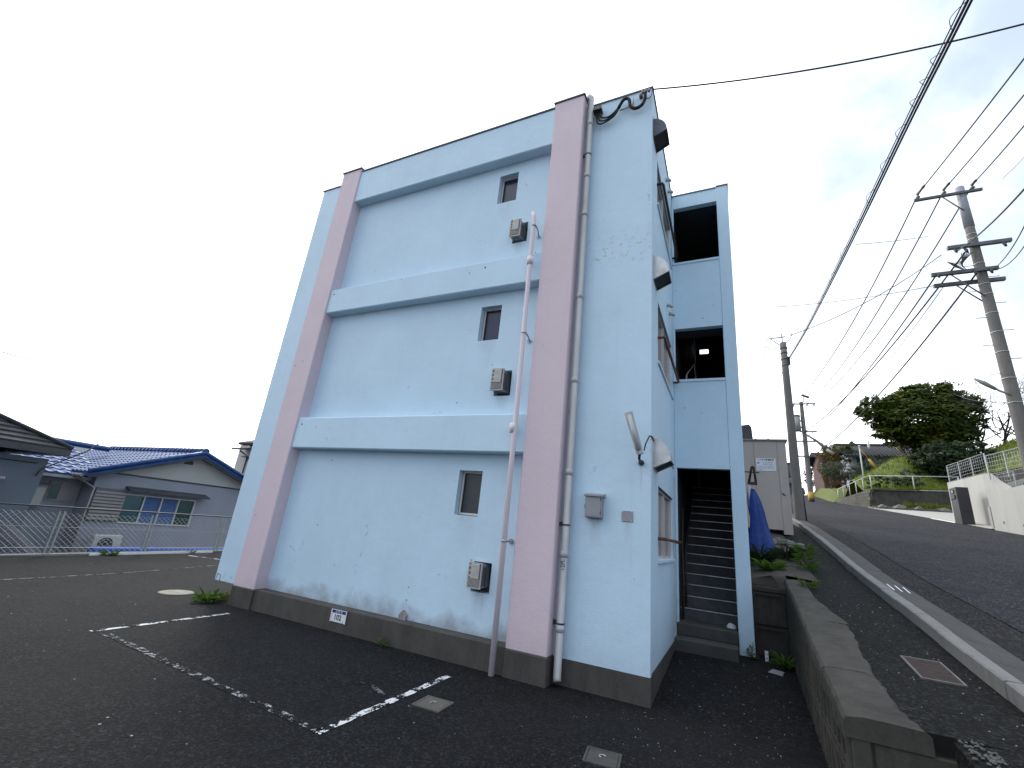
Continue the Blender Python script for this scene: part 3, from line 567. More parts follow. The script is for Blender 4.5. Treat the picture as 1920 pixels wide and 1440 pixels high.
# ------------------------------------------------------------------ covers in the ground
def square_cover(cx, cy, s_, lab, m, rot=0.):
    o = thing('manhole_cover', lab, 'manhole cover', (cx, cy, 0)); Mx = Matrix.Translation((cx, cy, 0)) @ Matrix.Rotation(rot, 4, 'Z'); h = s_ / 2
    f = MB(); t = .018
    f.box((-h, -h, -.02), (h, -h + t, .010), Mx).box((-h, h - t, -.02), (h, h, .010), Mx).box((-h, -h + t, -.02), (-h + t, h - t, .010), Mx).box((h - t, -h + t, -.02), (h, h - t, .010), Mx); f.build('frame', m, o)
    MB().bev((-h + t + .004, -h + t + .004, -.02), (h - t - .004, h - t - .004, .009), .003, Mx).build('lid', m, o)
    hd = MB(); c = [Mx @ V((math.cos(a) * .026, math.sin(a) * .026, .014)) for a in np.linspace(.3, 4.4, 9)]; hd.tube(c, .006, 6); hd.build('handle', M_galv, o); return o
square_cover(-1.735, -1.45, .29, 'square brown concrete manhole cover beside the white stall line', M_ccover, .05)
square_cover(-.135, -1.46, .275, 'square grey manhole cover with a ring handle at the bottom edge of the picture', M_cast, .12)
mc = thing('round_manhole', 'round pale manhole cover in the lot left of the block', 'manhole cover', (-7.9, -.32, 0))
MB().cyl((-7.9, -.32, -.02), (-7.9, -.32, .012), .27, 32).build('rim', M_cast, mc); MB().cyl((-7.9, -.32, 0), (-7.9, -.32, .016), .24, 32).build('lid', concrete('pale_lid', (.24, .225, .185), .2), mc)
M_gfr = plain('grate_frame', (.12, .11, .10), .6, .3, 9); M_gbar = plain('grate_rust', (.055, .038, .034), .8, .4, 20)
gr = thing('drain_grate', 'rusty rectangular steel drain grate set in the footpath by the kerb', 'grate', (2.3, -.24, zr(-.24)))
GM = Matrix.Translation((2.3, -.24, zr(-.24) + .002)) @ Matrix.Rotation(math.atan(.15), 4, 'X')
f = MB(); f.box((-.14, -.25, -.02), (-.125, .25, .012), GM).box((.125, -.25, -.02), (.14, .25, .012), GM).box((-.125, -.25, -.02), (.125, -.235, .012), GM).box((-.125, .235, -.02), (.125, .25, .012), GM); f.build('frame', M_gfr, gr)
MB().box((-.124, -.234, -.02), (.124, .234, -.008), GM).build('sump', M_dark, gr)
for i in range(16):
    xx = -.115 + i * .0153; MB().box((xx - .0042, -.234, -.008), (xx + .0042, .234, .009), GM).build('bar', M_gbar, gr)
for yy in (-.12, 0, .12): MB().box((-.124, yy - .004, -.004), (.124, yy + .004, .0075), GM).build('cross_bar', M_gbar, gr)

# ------------------------------------------------------------------ retaining wall of ribbed precast blocks
RW = thing('retaining_wall', 'dark weathered concrete retaining wall with ribbed panels beside the stairs', 'wall', (1.6, 1, 0))
def xf(y): return float(np.interp(y, [-1.5, 2.9], [1.47, 1.555]))
def wtop(y): return zr(y) - .005
YA, YB = -1.46, 2.92; n_ = 7; pl = (YB - YA) / n_
for i in range(n_):
    y0, y1 = YA + i * pl + .006, YA + (i + 1) * pl - .006
    zt0, zt1 = wtop(y0) - .115, wtop(y1) - .115; zm = (zt0 + zt1) / 2; rows = [(-.25, .34), (.352, None)]
    for za, zb in rows:
        mb = MB(); A, C_ = (zb, zb) if zb is not None else (zt0, zt1)
        if min(A, C_) - za < .06: continue
        def pnt(y, z, d): return (xf(y) + d, y, z)
        # body with recessed field and ribs
        mb.add([pnt(y0, za, .055), pnt(y1, za, .055), pnt(y1, C_, .055), pnt(y0, A, .055), pnt(y0, za, .3), pnt(y1, za, .3), pnt(y1, C_, .3), pnt(y0, A, .3)], [(0, 1, 2, 3), (4, 7, 6, 5), (0, 4, 5, 1), (1, 5, 6, 2), (2, 6, 7, 3), (3, 7, 4, 0)])
        def rib(ya, yb, za_, zA, zC, d0=0.0):
            mb.add([pnt(ya, za_, d0), pnt(yb, za_, d0), pnt(yb, zC, d0), pnt(ya, zA, d0), pnt(ya - .012, za_, .058), pnt(yb + .012, za_, .058), pnt(yb + .012, zC, .058), pnt(ya - .012, zA, .058)], [(0, 1, 2, 3), (0, 4, 5, 1), (1, 5, 6, 2), (2, 6, 7, 3), (3, 7, 4, 0)])
        for fr in (0.02, .33, .64, .92):
            yy = y0 + fr * (y1 - y0); rib(yy, yy + .045, za, A + (C_ - A) * fr, A + (C_ - A) * (fr + .04))
        rib(y0 + .01, y1 - .01, max(za, min(A, C_) - .045), A, C_, .002); rib(y0 + .01, y1 - .01, za, za + .035, za + .035, .002)
        mb.build('precast_block', M_retain, RW)
# cap with broken inner edge
for ca, cb in ((YA - .02, -.62), (-.612, .78), (.788, YB + .02)):
    kk = 16; mb = MB(); vs = []; K = 9
    for i in range(kk + 1):
        yy = ca + (cb - ca) * i / kk
        xi = float(np.interp(yy, [-1.5, -1.2, -.4, .4, .9, 1.9, 2.9], [1.92, 1.86, 1.86, 1.93, 1.96, 1.80, 1.70])) + random.uniform(-.016, .016); z = wtop(yy); x0 = xf(yy) - .012
        q = lambda a_: random.uniform(-a_, a_)
        vs += [(x0 + .004, yy, z - .115), (x0 + q(.003), yy, z - .05), (x0 + .004 + q(.004), yy, z - .018 + q(.004)), (x0 + .022 + q(.005), yy, z + .006 + q(.004)), (x0 + .12, yy, z + .014 + q(.004)), (x0 + .26, yy, z + .013 + q(.004)), (xi - .03, yy, z + .010 + q(.004)), (xi, yy, z - .012), (xi, yy, z - .115)]
    mb.add(vs, [tuple(range(K)), tuple(range(len(vs) - 1, len(vs) - 1 - K, -1))] + [(i * K + k, i * K + (k + 1) % K, i * K + K + (k + 1) % K, i * K + K + k) for i in range(kk) for k in range(K)]); mb.build('cap', M_retain, RW)
# end face towards the viewer and return wall by the stairs
zz = wtop(-1.46) - .12
MB().bev((1.495, -1.475, -.3), (1.60, -1.455, zz), .006).build('end_post', M_retain, RW); MB().bev((1.615, -1.47, -.3), (2.06, -1.40, zz + .002), .01).build('end_panel', M_retain, RW)
for za, zb in ((-.1, .62), (.632, 1.10)):
    mb = MB(); mb.box((XT + .004, 2.945, za), (1.56, 3.1, zb)); a, b2 = XT + .02, 1.53
    mb.box((a, 2.915, za + .01), (a + .035, 2.944, zb - .01)).box((b2 - .035, 2.915, za + .01), (b2, 2.944, zb - .01)).box((a + .035, 2.915, zb - .05), (b2 - .035, 2.944, zb - .01)).box((a + .035, 2.915, za + .01), (b2 - .035, 2.944, za + .05)); mb.build('precast_block', M_retain, RW)
MB().bev((XT + .004, 2.90, 1.10), (1.57, 3.12, 1.17), .01).build('return_cap', M_retain, RW)
# broken hole with rubble at the end of the wall
M_rubble = concrete('rubble_stone', (.10, .098, .09), .4); rub = MB()
def stone(mb, c, r, sq=.7):
    ph = [random.uniform(.75, 1.2) for _ in range(14)]; vs = []
    t = (1 + 5 ** .5) / 2
    for i, v in enumerate([(-1, t, 0), (1, t, 0), (-1, -t, 0), (1, -t, 0), (0, -1, t), (0, 1, t), (0, -1, -t), (0, 1, -t), (t, 0, -1), (t, 0, 1), (-t, 0, -1), (-t, 0, 1)]):
        d = V(v).normalized() * r * ph[i]; vs.append((c[0] + d.x, c[1] + d.y, c[2] + d.z * sq))
    return mb.add(vs, [(0, 11, 5), (0, 5, 1), (0, 1, 7), (0, 7, 10), (0, 10, 11), (1, 5, 9), (5, 11, 4), (11, 10, 2), (10, 7, 6), (7, 1, 8), (3, 9, 4), (3, 4, 2), (3, 2, 6), (3, 6, 8), (3, 8, 9), (4, 9, 5), (2, 4, 11), (6, 2, 10), (8, 6, 7), (9, 8, 1)])
for i in range(70):
    a = random.uniform(0, 6.28); rr = random.uniform(0, 1) ** .6
    yy = -1.58 + math.sin(a) * .17 * rr; stone(rub, (2.115 + math.cos(a) * .085 * rr, yy, zr(yy) - .004), random.uniform(.004, .016))
tag(rub.build('rubble', M_rubble), 'pale broken stones spilling at the end of the retaining wall', 'rubble', None, 'stuff')
# grit scattered on lot and path
gm = MB()
for i in range(330):
    if i < 240:
        xx, yy = random.uniform(-.6, 1.4), random.uniform(-2.6, 2.3); zz = lotz(xx, yy)
        if xx < .03 and yy > -.02: continue
    else: xx, yy = random.uniform(1.95, 2.6), random.uniform(-1.9, 2.6); zz = zr(yy)
    stone(gm, (xx, yy, zz + .002), random.choice((.003, .003, .004, .006)))
tag(gm.build('grit', plain('pale_grit', (.30, .30, .28), .8, .4, 40)), 'loose pale grit scattered over the asphalt at the stairs and path', 'grit', None, 'stuff')
# white marker tag and flat litter by the return wall
MB_ = MB().bev((1.20, 2.60, .19), (1.245, 2.604, .335), .001).build('marker_tag', M_white); tag(MB_, 'small white marker tag standing by the retaining wall', 'tag')
text('止水', .03, face_y(1.2225, 2.5985, .29), M_ink, MB_); text('栓', .03, face_y(1.2225, 2.5985, .235), M_ink, MB_)
for o in MB_.children: o.matrix_parent_inverse = Matrix.Translation(-MB_.location)
tag(MB().prism([(1.20, 2.08, .163), (1.36, 2.02, .158), (1.40, 2.22, .172), (1.27, 2.27, .176)], (0, 0, .004)).build('flat_litter', M_grey), 'flat grey scrap lying on the asphalt below the stairs', 'litter')
bag = MB(); c = V((.77, 2.98, .525))
vs = []; nn = 9
for j in range(5):
    for i in range(nn):
        a = 2 * math.pi * i / nn; r = (.075, .07, .055, .035, .012)[j] * random.uniform(.8, 1.2); vs.append(c + V((math.cos(a) * r, math.sin(a) * r * .6, (-.02, .0, .025, .04, .05)[j])))
bag.add(vs, [(j * nn + i, j * nn + (i + 1) % nn, (j + 1) * nn + (i + 1) % nn, (j + 1) * nn + i) for j in range(4) for i in range(nn)] + [tuple(range(4 * nn, 5 * nn))], True)
tag(bag.build('plastic_bag', M_white), 'crumpled white plastic bag on the stair landing', 'bag')

# ------------------------------------------------------------------ weeds
def leafblade(mb, base, d, ln, wd, up=.5):
    d = V(d).normalized(); s_ = V((-d.y, d.x, 0)); s_ = s_.normalized() if s_.length > .01 else V((1, 0, 0)); b = V(base); mid = b + d * ln * .5 + V((0, 0, ln * up * .35)); tip = b + d * ln + V((0, 0, ln * up * .15))
    mb.add([b, mid + s_ * wd, tip, mid - s_ * wd], [(0, 1, 2), (0, 2, 3)])
def weed(c, r, h, n, lab, m, cat='weed', wd=.018, group=None):
    mb = MB(); c = V(c)
    for i in range(n):
        a = random.uniform(0, 6.28); q = random.uniform(.2, 1); b = c + V((math.cos(a), math.sin(a), 0)) * r * .45 * random.random() + V((0, 0, h * random.uniform(0, .7)))
        leafblade(mb, b, (math.cos(a), math.sin(a), random.uniform(-.1, .8)), r * q, wd * random.uniform(.6, 1.3), .6)
    for i in range(3):
        a = random.uniform(0, 6.28); mb.tube([c, c + V((math.cos(a) * r * .3, math.sin(a) * r * .3, h))], .003, 4)
    return tag(mb.build('weed', m), lab, cat, group)
weed((-6.95, -.38, .0), .24, .10, 90, 'leafy green weed at the foot of the left pink column', M_weed, wd=.02)
weed((-7.0, -.02, .0), .15, .09, 60, 'yellowish dry weed behind the left column footing', M_dry, wd=.012)
weed((-3.35, -.27, 0), .10, .09, 34, 'thin grass tuft at the base of the plinth', M_weed, wd=.006)
weed((1.43, 2.45, .18), .20, .12, 80, 'dark green weed in the corner of the retaining wall', M_weed, wd=.015)
weed((1.03, 2.58, .2), .10, .22, 40, 'small green weed against the stair tower pier', M_weed, wd=.016)
weed((1.80, 2.52, zr(2.5)), .16, .08, 30, 'bright yellow-green rosette weed at the end of the wall cap', M_weed, wd=.016)
weed((1.42, 3.45, zr(3.4)), .26, .12, 100, 'broad-leaved plant with pale leaves in the soil bed', M_weed, 'plant', .03)
weed((1.95, 3.9, zr(3.9)), .22, .50, 130, 'tall scraggly weed beside the footpath', M_weed, 'plant', .012)
weed((1.3, 4.1, zr(4.1)), .35, .22, 170, 'dark low shrub in the soil bed behind the stair tower', M_dkleaf, 'plant', .02)
weed((1.75, 4.6, zr(4.6)), .3, .18, 120, 'dark trailing plant in front of the rubble blocks', M_dkleaf, 'plant', .018)
weed((-13.22, 3.0, .07), .13, .05, 60, 'green weed clump at the foot of the chain-link fence', M_weed, wd=.012)
weed((-13.2, 1.0, .02), .22, .02, 120, 'mossy grass strip along the foot of the chain-link fence', M_weed, wd=.008)

# ------------------------------------------------------------------ prefab store, notice, net, blocks
PF = thing('prefab_store', 'cream steel storage cabin on blocks beside the road', 'storage cabin', (1.75, 9.2, zr(8)))
YF = 8.0; x0, x1 = 1.20, 2.238; z0, z1 = 2.30, 4.58
MB().box((x0, YF, z0), (x1, YF + 2.6, z1)).build('cabin_wall', M_prefab, PF)
for a, b2 in ((x0, 1.48), (1.486, 2.03), (2.036, x1 + .004)): MB().bev((a, YF - .012, z0 - (.10 if b2 > 2.1 else 0)), (b2, YF - .0, z1), .005).build('wall_panel', M_prefab, PF)
MB().bev((x0 - .03, YF - .06, z1), (x1 + .05, YF + 2.66, z1 + .05), .012).build('roof', M_sand, PF)
for a in (1.55, 1.85): MB().tube([(a, YF - .055, z1 + .05), (a, YF + 2.6, z1 + .06)], .022, 6).build('roof_rib', M_sand, PF)
for a in (1.3, 2.0): MB().bev((a, YF + .1, zr(8) - .1), (a + .2, YF + .45, z0), .01).build('footing_block', M_retain, PF)
MB().box((x0, YF + .5, zr(8)), (x1 - .05, YF + 2.4, z0)).build('underframe', M_dark, PF)
MB().box((2.05, YF - .02, 3.22), (2.055, YF - .013, 3.24)).prism([(2.06, YF - .016, 3.24), (2.14, YF - .016, 3.18), (2.15, YF - .016, 3.14), (2.08, YF - .016, 3.17)], (0, .003, 0)).build('blue_sticker', M_navy, PF)
NB = thing('notice_board', 'white notice board about LP gas storage on the cream cabin', 'sign', (1.75, YF - .02, 3.78))
MB().bev((1.522, YF - .022, 3.775), (1.982, YF - .013, 4.115), .003).build('board', M_white, NB); yy = YF - .0235
text('ＬＰガス貯蔵施設', .050, face_y(1.75, yy, 4.068), M_ink, NB, bold=.0015); text('火 気 厳 禁', .046, face_y(1.80, yy, 3.995), M_grayink, NB); text('無断立入禁止', .040, face_y(1.80, yy, 3.945), M_grayink, NB)
MB().box((1.55, yy, 3.965), (1.60, yy + .001, 4.01)).build('emblem', M_grayink, NB)
for z in (3.895, 3.868, 3.842): MB().box((1.56, yy, z), (1.94, yy + .001, z + .006)).build('small_print', M_grayink, NB)
text('連絡先', .026, face_y(1.62, yy, 3.805), M_grayink, NB)
HK = thing('net_bracket', 'dark A-shaped iron bracket on the stair tower side', 'bracket', (1.25, 4.98, 3.2))
MB().tube([(1.10, 5, 3.27), (1.42, 5.0, 3.26)], .012, 6).build('crossbar', M_brown, HK)
MB().tube([(1.22, 4.97, 3.06), (1.285, 4.97, 3.36), (1.30, 4.97, 3.38), (1.325, 4.97, 3.36), (1.345, 4.97, 3.06)], .025, 6).build('yoke', M_brown, HK); MB().bev((1.19, 4.95, 3.0), (1.37, 5.0, 3.06), .008).build('foot', M_brown, HK)
MB().tube([(1.22, 4.98, 3.02), (1.22, 4.98, 2.55)], .028, 8).build('post', M_pvc, HK)
net = MB(); vs = []; rows, cols = 14, 22
for j in range(rows + 1):
    t = j / rows; z = 2.92 - t * (2.92 - zr(5) + .06); wdt = .045 + .16 * t ** .7; cx_ = 1.215 + wdt * .78
    for i in range(cols):
        a = 2 * math.pi * i / cols; fold = 1 + .24 * math.sin(3 * a + 3.5 * t) + .16 * math.sin(7 * a + 1.5 * t) + .12 * math.sin(9 * t); vs.append((cx_ + math.cos(a) * wdt * fold, 5.0 + math.sin(a) * wdt * .75 * fold, z))
net.add(vs, [(j * cols + i, j * cols + (i + 1) % cols, (j + 1) * cols + (i + 1) % cols, (j + 1) * cols + i) for j in range(rows) for i in range(cols)] + [tuple(range(cols))], True)
tag(net.build('blue_net', M_net), 'bunched blue mesh net hanging beside the stair tower', 'net')
for i, (a, b2, c, r) in enumerate(((1.55, 6.1, .10, .3), (1.82, 6.25, .11, -.2), (2.05, 6.0, .09, .1))):
    q = zr(b2); Mx = Matrix.Translation((a, b2, q + .02)) @ Matrix.Rotation(r, 4, 'Z') @ Matrix.Rotation(.15 * (i - 1), 4, 'X')
    o = MB().bev((-.15, -.10, 0), (.15, .10, c), .012, Mx).bev((-.13, -.08, c), (-.03, .08, c + .03), .006, Mx).build('concrete_block', M_sand); tag(o, ('pale chipped concrete block nearest the blue net', 'pale concrete block in the middle of the small heap', 'pale concrete block at the footpath end of the small heap')[i], 'block', 'loose blocks below the cabin')

# ------------------------------------------------------------------ utility poles
def pole(name, lab, x, y, zb, zt, r0, r1, lean=0.):
    o = thing(name, lab, 'utility pole', (x, y, zb)); k = 10
    MB().tube([(x, y, zb - .4 + (zt - zb + .4) * i / k) for i in range(k + 1)], [r0 + (r1 - r0) * i / k for i in range(k + 1)], 20).build('shaft', M_pole, o); return o
def arm(o, x0, x1, y, z0, z1, m=M_arm, t=.045):
    MB().prism([(x0, y - t, z0 - t), (x0, y + t, z0 - t), (x0, y + t, z0 + t), (x0, y - t, z0 + t)], (x1 - x0, 0, z1 - z0)).build('crossarm', m, o)
def insul(o, p, h=.16):
    p = V(p); MB().tube([p, p + V((0, 0, h * .3)), p + V((0, 0, h * .32)), p + V((0, 0, h * .55)), p + V((0, 0, h * .6)), p + V((0, 0, h))], [.03, .03, .065, .055, .035, .03], 10).build('insulator', M_insul, o)
U1 = pole('utility_pole', 'tall concrete utility pole with several crossarms behind the white wall', 8.98, 12.9, 4.0, 14.0, .185, .125)
MB().tube([(8.98, 12.9, 13.45), (8.98, 12.9, 15.18)], [.142, .128], 20).build('sleeve', M_polew, U1)
arm(U1, 7.60, 9.50, 12.76, 14.86, 14.86); arm(U1, 8.20, 9.85, 12.74, 12.62, 12.62, M_arm, .06); arm(U1, 7.62, 9.35, 12.74, 11.62, 11.62, M_arm, .06); arm(U1, 7.75, 9.60, 13.08, 11.36, 11.36, M_arm, .06)
for xx in (7.74, 8.49, 9.27): insul(U1, (xx, 12.76, 14.9), .22)
mb = MB().tube([(8.38, 12.74, 14.82), (8.88, 12.76, 14.1)], .022, 6).tube([(8.10, 12.74, 11.6), (8.86, 12.74, 10.6)], .022, 6).tube([(8.3, 13.05, 11.32), (8.88, 13.0, 10.55)], .022, 6); mb.build('brace', M_arm, U1)['kind'] = 'stuff'
for z in (13.9, 13.75, 13.1, 12.9, 11.9, 11.1, 10.7, 10.0, 9.3, 8.6, 7.7, 6.9): MB().cyl((8.98, 12.9, z), (8.98, 12.9, z + .035), .127 + (14 - z) * .0058 + .006, 20).build('steel_band', M_galv, U1)
for i in range(12):
    z = 6.4 + i * .5; s_ = -1 if i % 2 else 1; MB().cyl((8.98 + s_ * .15, 12.9, z), (8.98 + s_ * .42, 12.9, z), .012, 6).build('step_bolt', M_galv, U1)
for (xx, zz) in ((8.35, 12.45), (8.62, 12.40), (9.6, 12.45), (8.7, 11.52), (7.75, 11.55), (9.1, 11.5)): MB().tube([(xx, 12.70, zz + .1), (xx + .03, 12.66, zz), (xx + .02, 12.6, zz - .12)], [.03, .05, .03], 8).build('cable_clamp', M_dark, U1)
cl = MB()
for i in range(7): cl.tube(smooth([(8.05 + .03 * i, 12.6, 12.0 - .04 * i), (8.2 + .04 * i, 12.5, 11.86 - .05 * i), (8.42, 12.55, 11.95 - .02 * i), (8.5 + .05 * i, 12.66, 12.3)], 4), .013, 5)
cl.build('cable_loops', M_wire, U1)
SL = thing('street_lamp', 'slim grey street lamp arm on the tall pole behind the white wall', 'street lamp', (8.8, 12.8, 7.2))
MB().tube([(8.93, 12.8, 7.12), (8.62, 12.75, 7.3), (8.3, 12.7, 7.53)], [.03, .03, .035], 8).build('arm', M_galv, SL); MB().tube([(8.55, 12.73, 7.34), (8.3, 12.7, 7.54), (8.08, 12.68, 7.70)], [.05, .075, .03], 8).build('lantern', M_insul, SL)
U2 = pole('utility_pole', 'plain slim concrete utility pole at the kerb beyond the cream cabin', 2.95, 12.75, 2.75, 9.45, .165, .105)
MB().tube([(2.93, 12.75, 9.4), (2.93, 12.75, 9.85)], .018, 6).tube([(2.4, 12.75, 9.66), (3.05, 12.75, 9.70)], .02, 6).tube([(2.55, 12.75, 9.65), (2.9, 12.75, 9.30)], .016, 6).build('bracket', M_arm, U2)
for z in (9.2, 9.0, 8.75, 8.5): MB().cyl((2.95, 12.75, z), (2.95, 12.75, z + .05), .125, 16).build('steel_band', M_arm, U2)
MB().box((3.02, 12.68, 8.55), (3.12, 12.82, 8.85)).build('cable_clamp', M_dark, U2); MB().cyl((3.14, 12.75, 2.8), (3.11, 12.75, 4.0), .02, 6).build('ground_wire_guard', M_dark, U2)
MB().tube(smooth([(2.36, 12.72, 9.35), (2.5, 12.7, 9.22), (2.75, 12.7, 9.25), (3.0, 12.7, 9.38), (3.2, 12.7, 9.6), (3.25, 12.7, 9.8)], 4), .013, 5).build('cable_loops', M_wire, U2)
U3 = pole('utility_pole', 'far utility pole with a transformer and a yellow-black sleeve up the road', 6.2, 34, 5.75, 13.4, .19, .13)
arm(U3, 5.55, 7.1, 33.85, 13.2, 13.2); arm(U3, 5.45, 6.9, 33.85, 10.25, 10.25); arm(U3, 5.5, 6.8, 33.85, 9.1, 9.1); arm(U3, 5.9, 7.0, 33.85, 11.0, 11.0)
for xx in (5.65, 6.55, 7.0): insul(U3, (xx, 33.85, 12.95), .3)
MB().cyl((5.75, 33.9, 11.05), (5.75, 33.9, 12.2), .26, 20).build('transformer', M_insul, U3); MB().cyl((5.75, 33.9, 12.2), (5.75, 33.9, 12.28), .28, 20).build('transformer_lid', M_arm, U3)
MB().box((5.9, 33.85, 11.3), (6.15, 33.95, 11.4)).box((5.9, 33.85, 11.8), (6.15, 33.95, 11.9)).build('transformer_bracket', M_arm, U3)
MB().cyl((6.2, 34, 5.8), (6.2, 34, 6.5), .2, 20).build('warning_sleeve', M_yellow, U3); MB().cyl((6.2, 34, 5.7), (6.2, 34, 6.02), .203, 20).build('sleeve_band', M_ink, U3)
MB().tube([(6.35, 33.9, 13.35), (6.4, 33.9, 13.85)], .03, 6).tube([(6.25, 33.9, 13.95), (6.75, 33.9, 13.72)], .09, 6).build('top_fitting', M_arm, U3)
SL2 = thing('street_lamp', 'long slanting street lamp arm on the far pole with the transformer', 'street lamp', (6.8, 33.7, 10))
MB().tube([(6.3, 33.8, 10.75), (6.9, 33.6, 10.2), (7.5, 33.4, 9.45)], [.06, .09, .10], 8).build('arm', M_pole, SL2); MB().tube([(7.4, 33.4, 9.55), (7.75, 33.3, 9.2)], [.10, .12], 8).build('lantern', M_insul, SL2)

# ------------------------------------------------------------------ overhead wires
def wire(a, b, r, lab, sag=.2, ext=None, group=None, k=18):
    a, b = V(a), V(b); pts = [a.lerp(b, i / k) - V((0, 0, sag * 4 * (i / k) * (1 - i / k))) for i in range(k + 1)]
    if ext: pts.append(b + (b - pts[-2]).normalized() * ext)
    return tag(MB().tube(pts, r, 6).build('overhead_wire', M_wire), lab, 'wire', group)
bundle = thing('cable_bundle', 'thick bundle of black cables with loops running from the kerb pole overhead', 'cable', (3.0, 12.7, 8.8))
bp = [V((3.08, 12.7, 8.78)), V((3.03, 8, 7.86)), V((3.0, 3.03, 7.13)), V((3.0, -.03, 6.78)), V((3.0, -1.6, 6.56)), V((3.0, -6, 6.0)), V((3.0, -20, 4.9))]
bs = smooth(bp, 8)
for i, (dx, dz, r) in enumerate(((0, 0, .012), (.024, -.02, .008), (-.02, .02, .006), (.03, .014, .005))): MB().tube([p + V((dx, 0, dz)) for p in bs], r, 6).build('cable', M_wire, bundle)
lo = MB()
for i in range(10, len(bs) - 9):
    p, q = bs[i], bs[i + 1]; (lo.tube(smooth([p, p.lerp(q, .35) + V((-.055, 0, .03)), p.lerp(q, .7) + V((-.05, 0, .01)), q], 4), .0035, 5) if i % 2 else None)
lo.build('lashing_loops', M_wire, bundle)['kind'] = 'stuff'
wire((.01, -.09, 8.58), on_y(1920, 45, .6), .013, 'single black service wire from the roof corner across to the right', .16, 4)
for (ix, px, py, Y_, lab) in ((7.74, 1920, 110, 6.0, 'leftmost'), (8.49, 1920, 178, 7.6, 'middle'), (9.27, 1920, 236, 9.3, 'rightmost')):
    e = on_y(px, py, Y_); a = V((ix, 12.76, 15.12))
    wire(a, e, .021, f'{lab} of three parallel high wires running up right from the tall pole', .03, 8, 'near span of the three high wires'); MB().tube([a, a.lerp(e, .06), a.lerp(e, .085), a.lerp(e, .11)], [.05, .04, .05, .02], 8).build('wire_sleeve', M_dark, U1)
    j = {'leftmost': 5.65, 'middle': 6.55, 'rightmost': 7.0}[lab]
    wire((ix, 12.76, 15.08), (j, 33.85, 13.2), .023, f'{lab} of three high wires sloping down left from the tall pole', .9, None, 'far span of the three high wires')
wire((8.45, 12.68, 12.45), on_y(1920, 355, 6.5), .024, 'thick black cable leaving the tall pole to the right edge', .1, 5); wire((9.2, 12.7, 11.55), on_y(1920, 425, 8.5), .014, 'thin cable curving right from the lower crossarm of the tall pole', .12, 4); wire((9.35, 12.7, 11.55), on_y(1920, 462, 9.3), .014, 'lowest cable curving right from the tall pole', .1, 4)
wire((8.62, 12.7, 12.35), (6.25, 33.85, 11.0), .03, 'thick cable from the tall pole down to the transformer pole', .6); wire((7.75, 12.7, 11.6), (6.05, 33.85, 10.3), .025, 'dark cable from the end of the third crossarm to the far pole', .5); wire((8.0, 13.0, 11.3), (6.7, 33.85, 10.25), .012, 'thin cable from the lowest crossarm to the far pole', .5); wire((8.75, 12.7, 11.45), (6.5, 33.85, 9.1), .03, 'lowest thick cable from the tall pole to the far pole', .6)
wire(on_y(1765, 478, 12.6), (3.2, 12.7, 9.72), .014, 'dark service wire from the tall pole across to the slim kerb pole', .28); wire((7.75, 13.0, 11.34), on_y(1448, 576, 13.4), .011, 'nearly level thin wire running left from the lowest crossarm', .12)
wire((2.38, 12.72, 9.4), on_y(1395, 770, 16), .011, 'thin wire dropping left from the slim kerb pole', .05); wire((2.86, 12.72, 8.35), on_y(1447, 768, 15), .011, 'short thin wire dropping from below the slim pole top', .03)
wire(on_y(1606, 458, 3.0), on_y(1740, 443, 5), .006, 'faint short wire branching right from the cable bundle', .02); wire(on_y(1880, 335, 22), on_y(1925, 290, 20), .012, 'faint wire at the far right edge above the pole', .02, 3)
wire((8.9, 12.7, 6.9 + .0), on_y(1790, 739, 34), .012, 'thin level wire from the tall pole behind the big tree', .2)

# ------------------------------------------------------------------ right side: boundary walls, driveway, pillar, fences
WA = thing('boundary_wall', 'white rendered boundary wall with a sloping top behind the charcoal pillar', 'wall', (9.35, 18, 3.4))
MB().prism([(9.3, 19.9, 3.2), (9.3, 15.2, 2.9), (9.3, 15.2, 4.6), (9.3, 16.0, 5.0), (9.3, 16.5, 5.32), (9.3, 19.9, 5.43)], (.16, 0, 0)).build('wall', M_whitewall, WA)
MB().bev((9.27, 16.05, 4.28), (9.3, 16.45, 4.62), .01).build('meter_cover', M_insul, WA)
WB = thing('boundary_wall', 'long white rendered boundary wall along the road at the right edge', 'wall', (8.8, 11, 3.0))
MB().prism([(8.72, 15.2, 2.9), (8.72, 4, 1.2), (8.72, 4, 4.38), (8.72, 15.2, 4.42)], (.18, 0, 0)).build('wall', M_whitewall, WB)
MB().box((8.70, 15.17, 3.3), (8.72, 15.32, 3.98)).build('corner_strip', M_pave, WB)
for yy in (14.5, 13.4, 12.1, 10.8): MB().bev((8.712, yy, zr(yy) + .28), (8.72, yy + .05, zr(yy) + .36), .002).build('weep_hole', M_dark, WB)
PL = thing('gate_pillar', 'charcoal gate pillar with letterbox and intercom beside the road', 'pillar', (8.75, 17.1, 3.4))
MB().bev((8.52, 16.9, 3.3), (8.88, 17.5, 4.84), .012).build('slab', M_charcoal, PL); MB().bev((8.49, 17.06, 4.42), (8.52, 17.42, 4.56), .006).build('letterbox', M_dark, PL)
MB().bev((8.50, 17.1, 4.62), (8.52, 17.3, 4.76), .004).build('intercom', M_dark, PL); MB().box((8.495, 17.15, 4.66), (8.50, 17.18, 4.72)).box((8.495, 17.22, 4.66), (8.50, 17.25, 4.72)).build('button', M_white, PL)
dv = MB(); dv.add([(8.62, 15.3, zr(15.3) + .06), (9.29, 15.3, zr(15.3) + .09), (8.62, 20, zr(20) + .06), (9.29, 20, zr(20) + .09)], [(0, 1, 3, 2)])
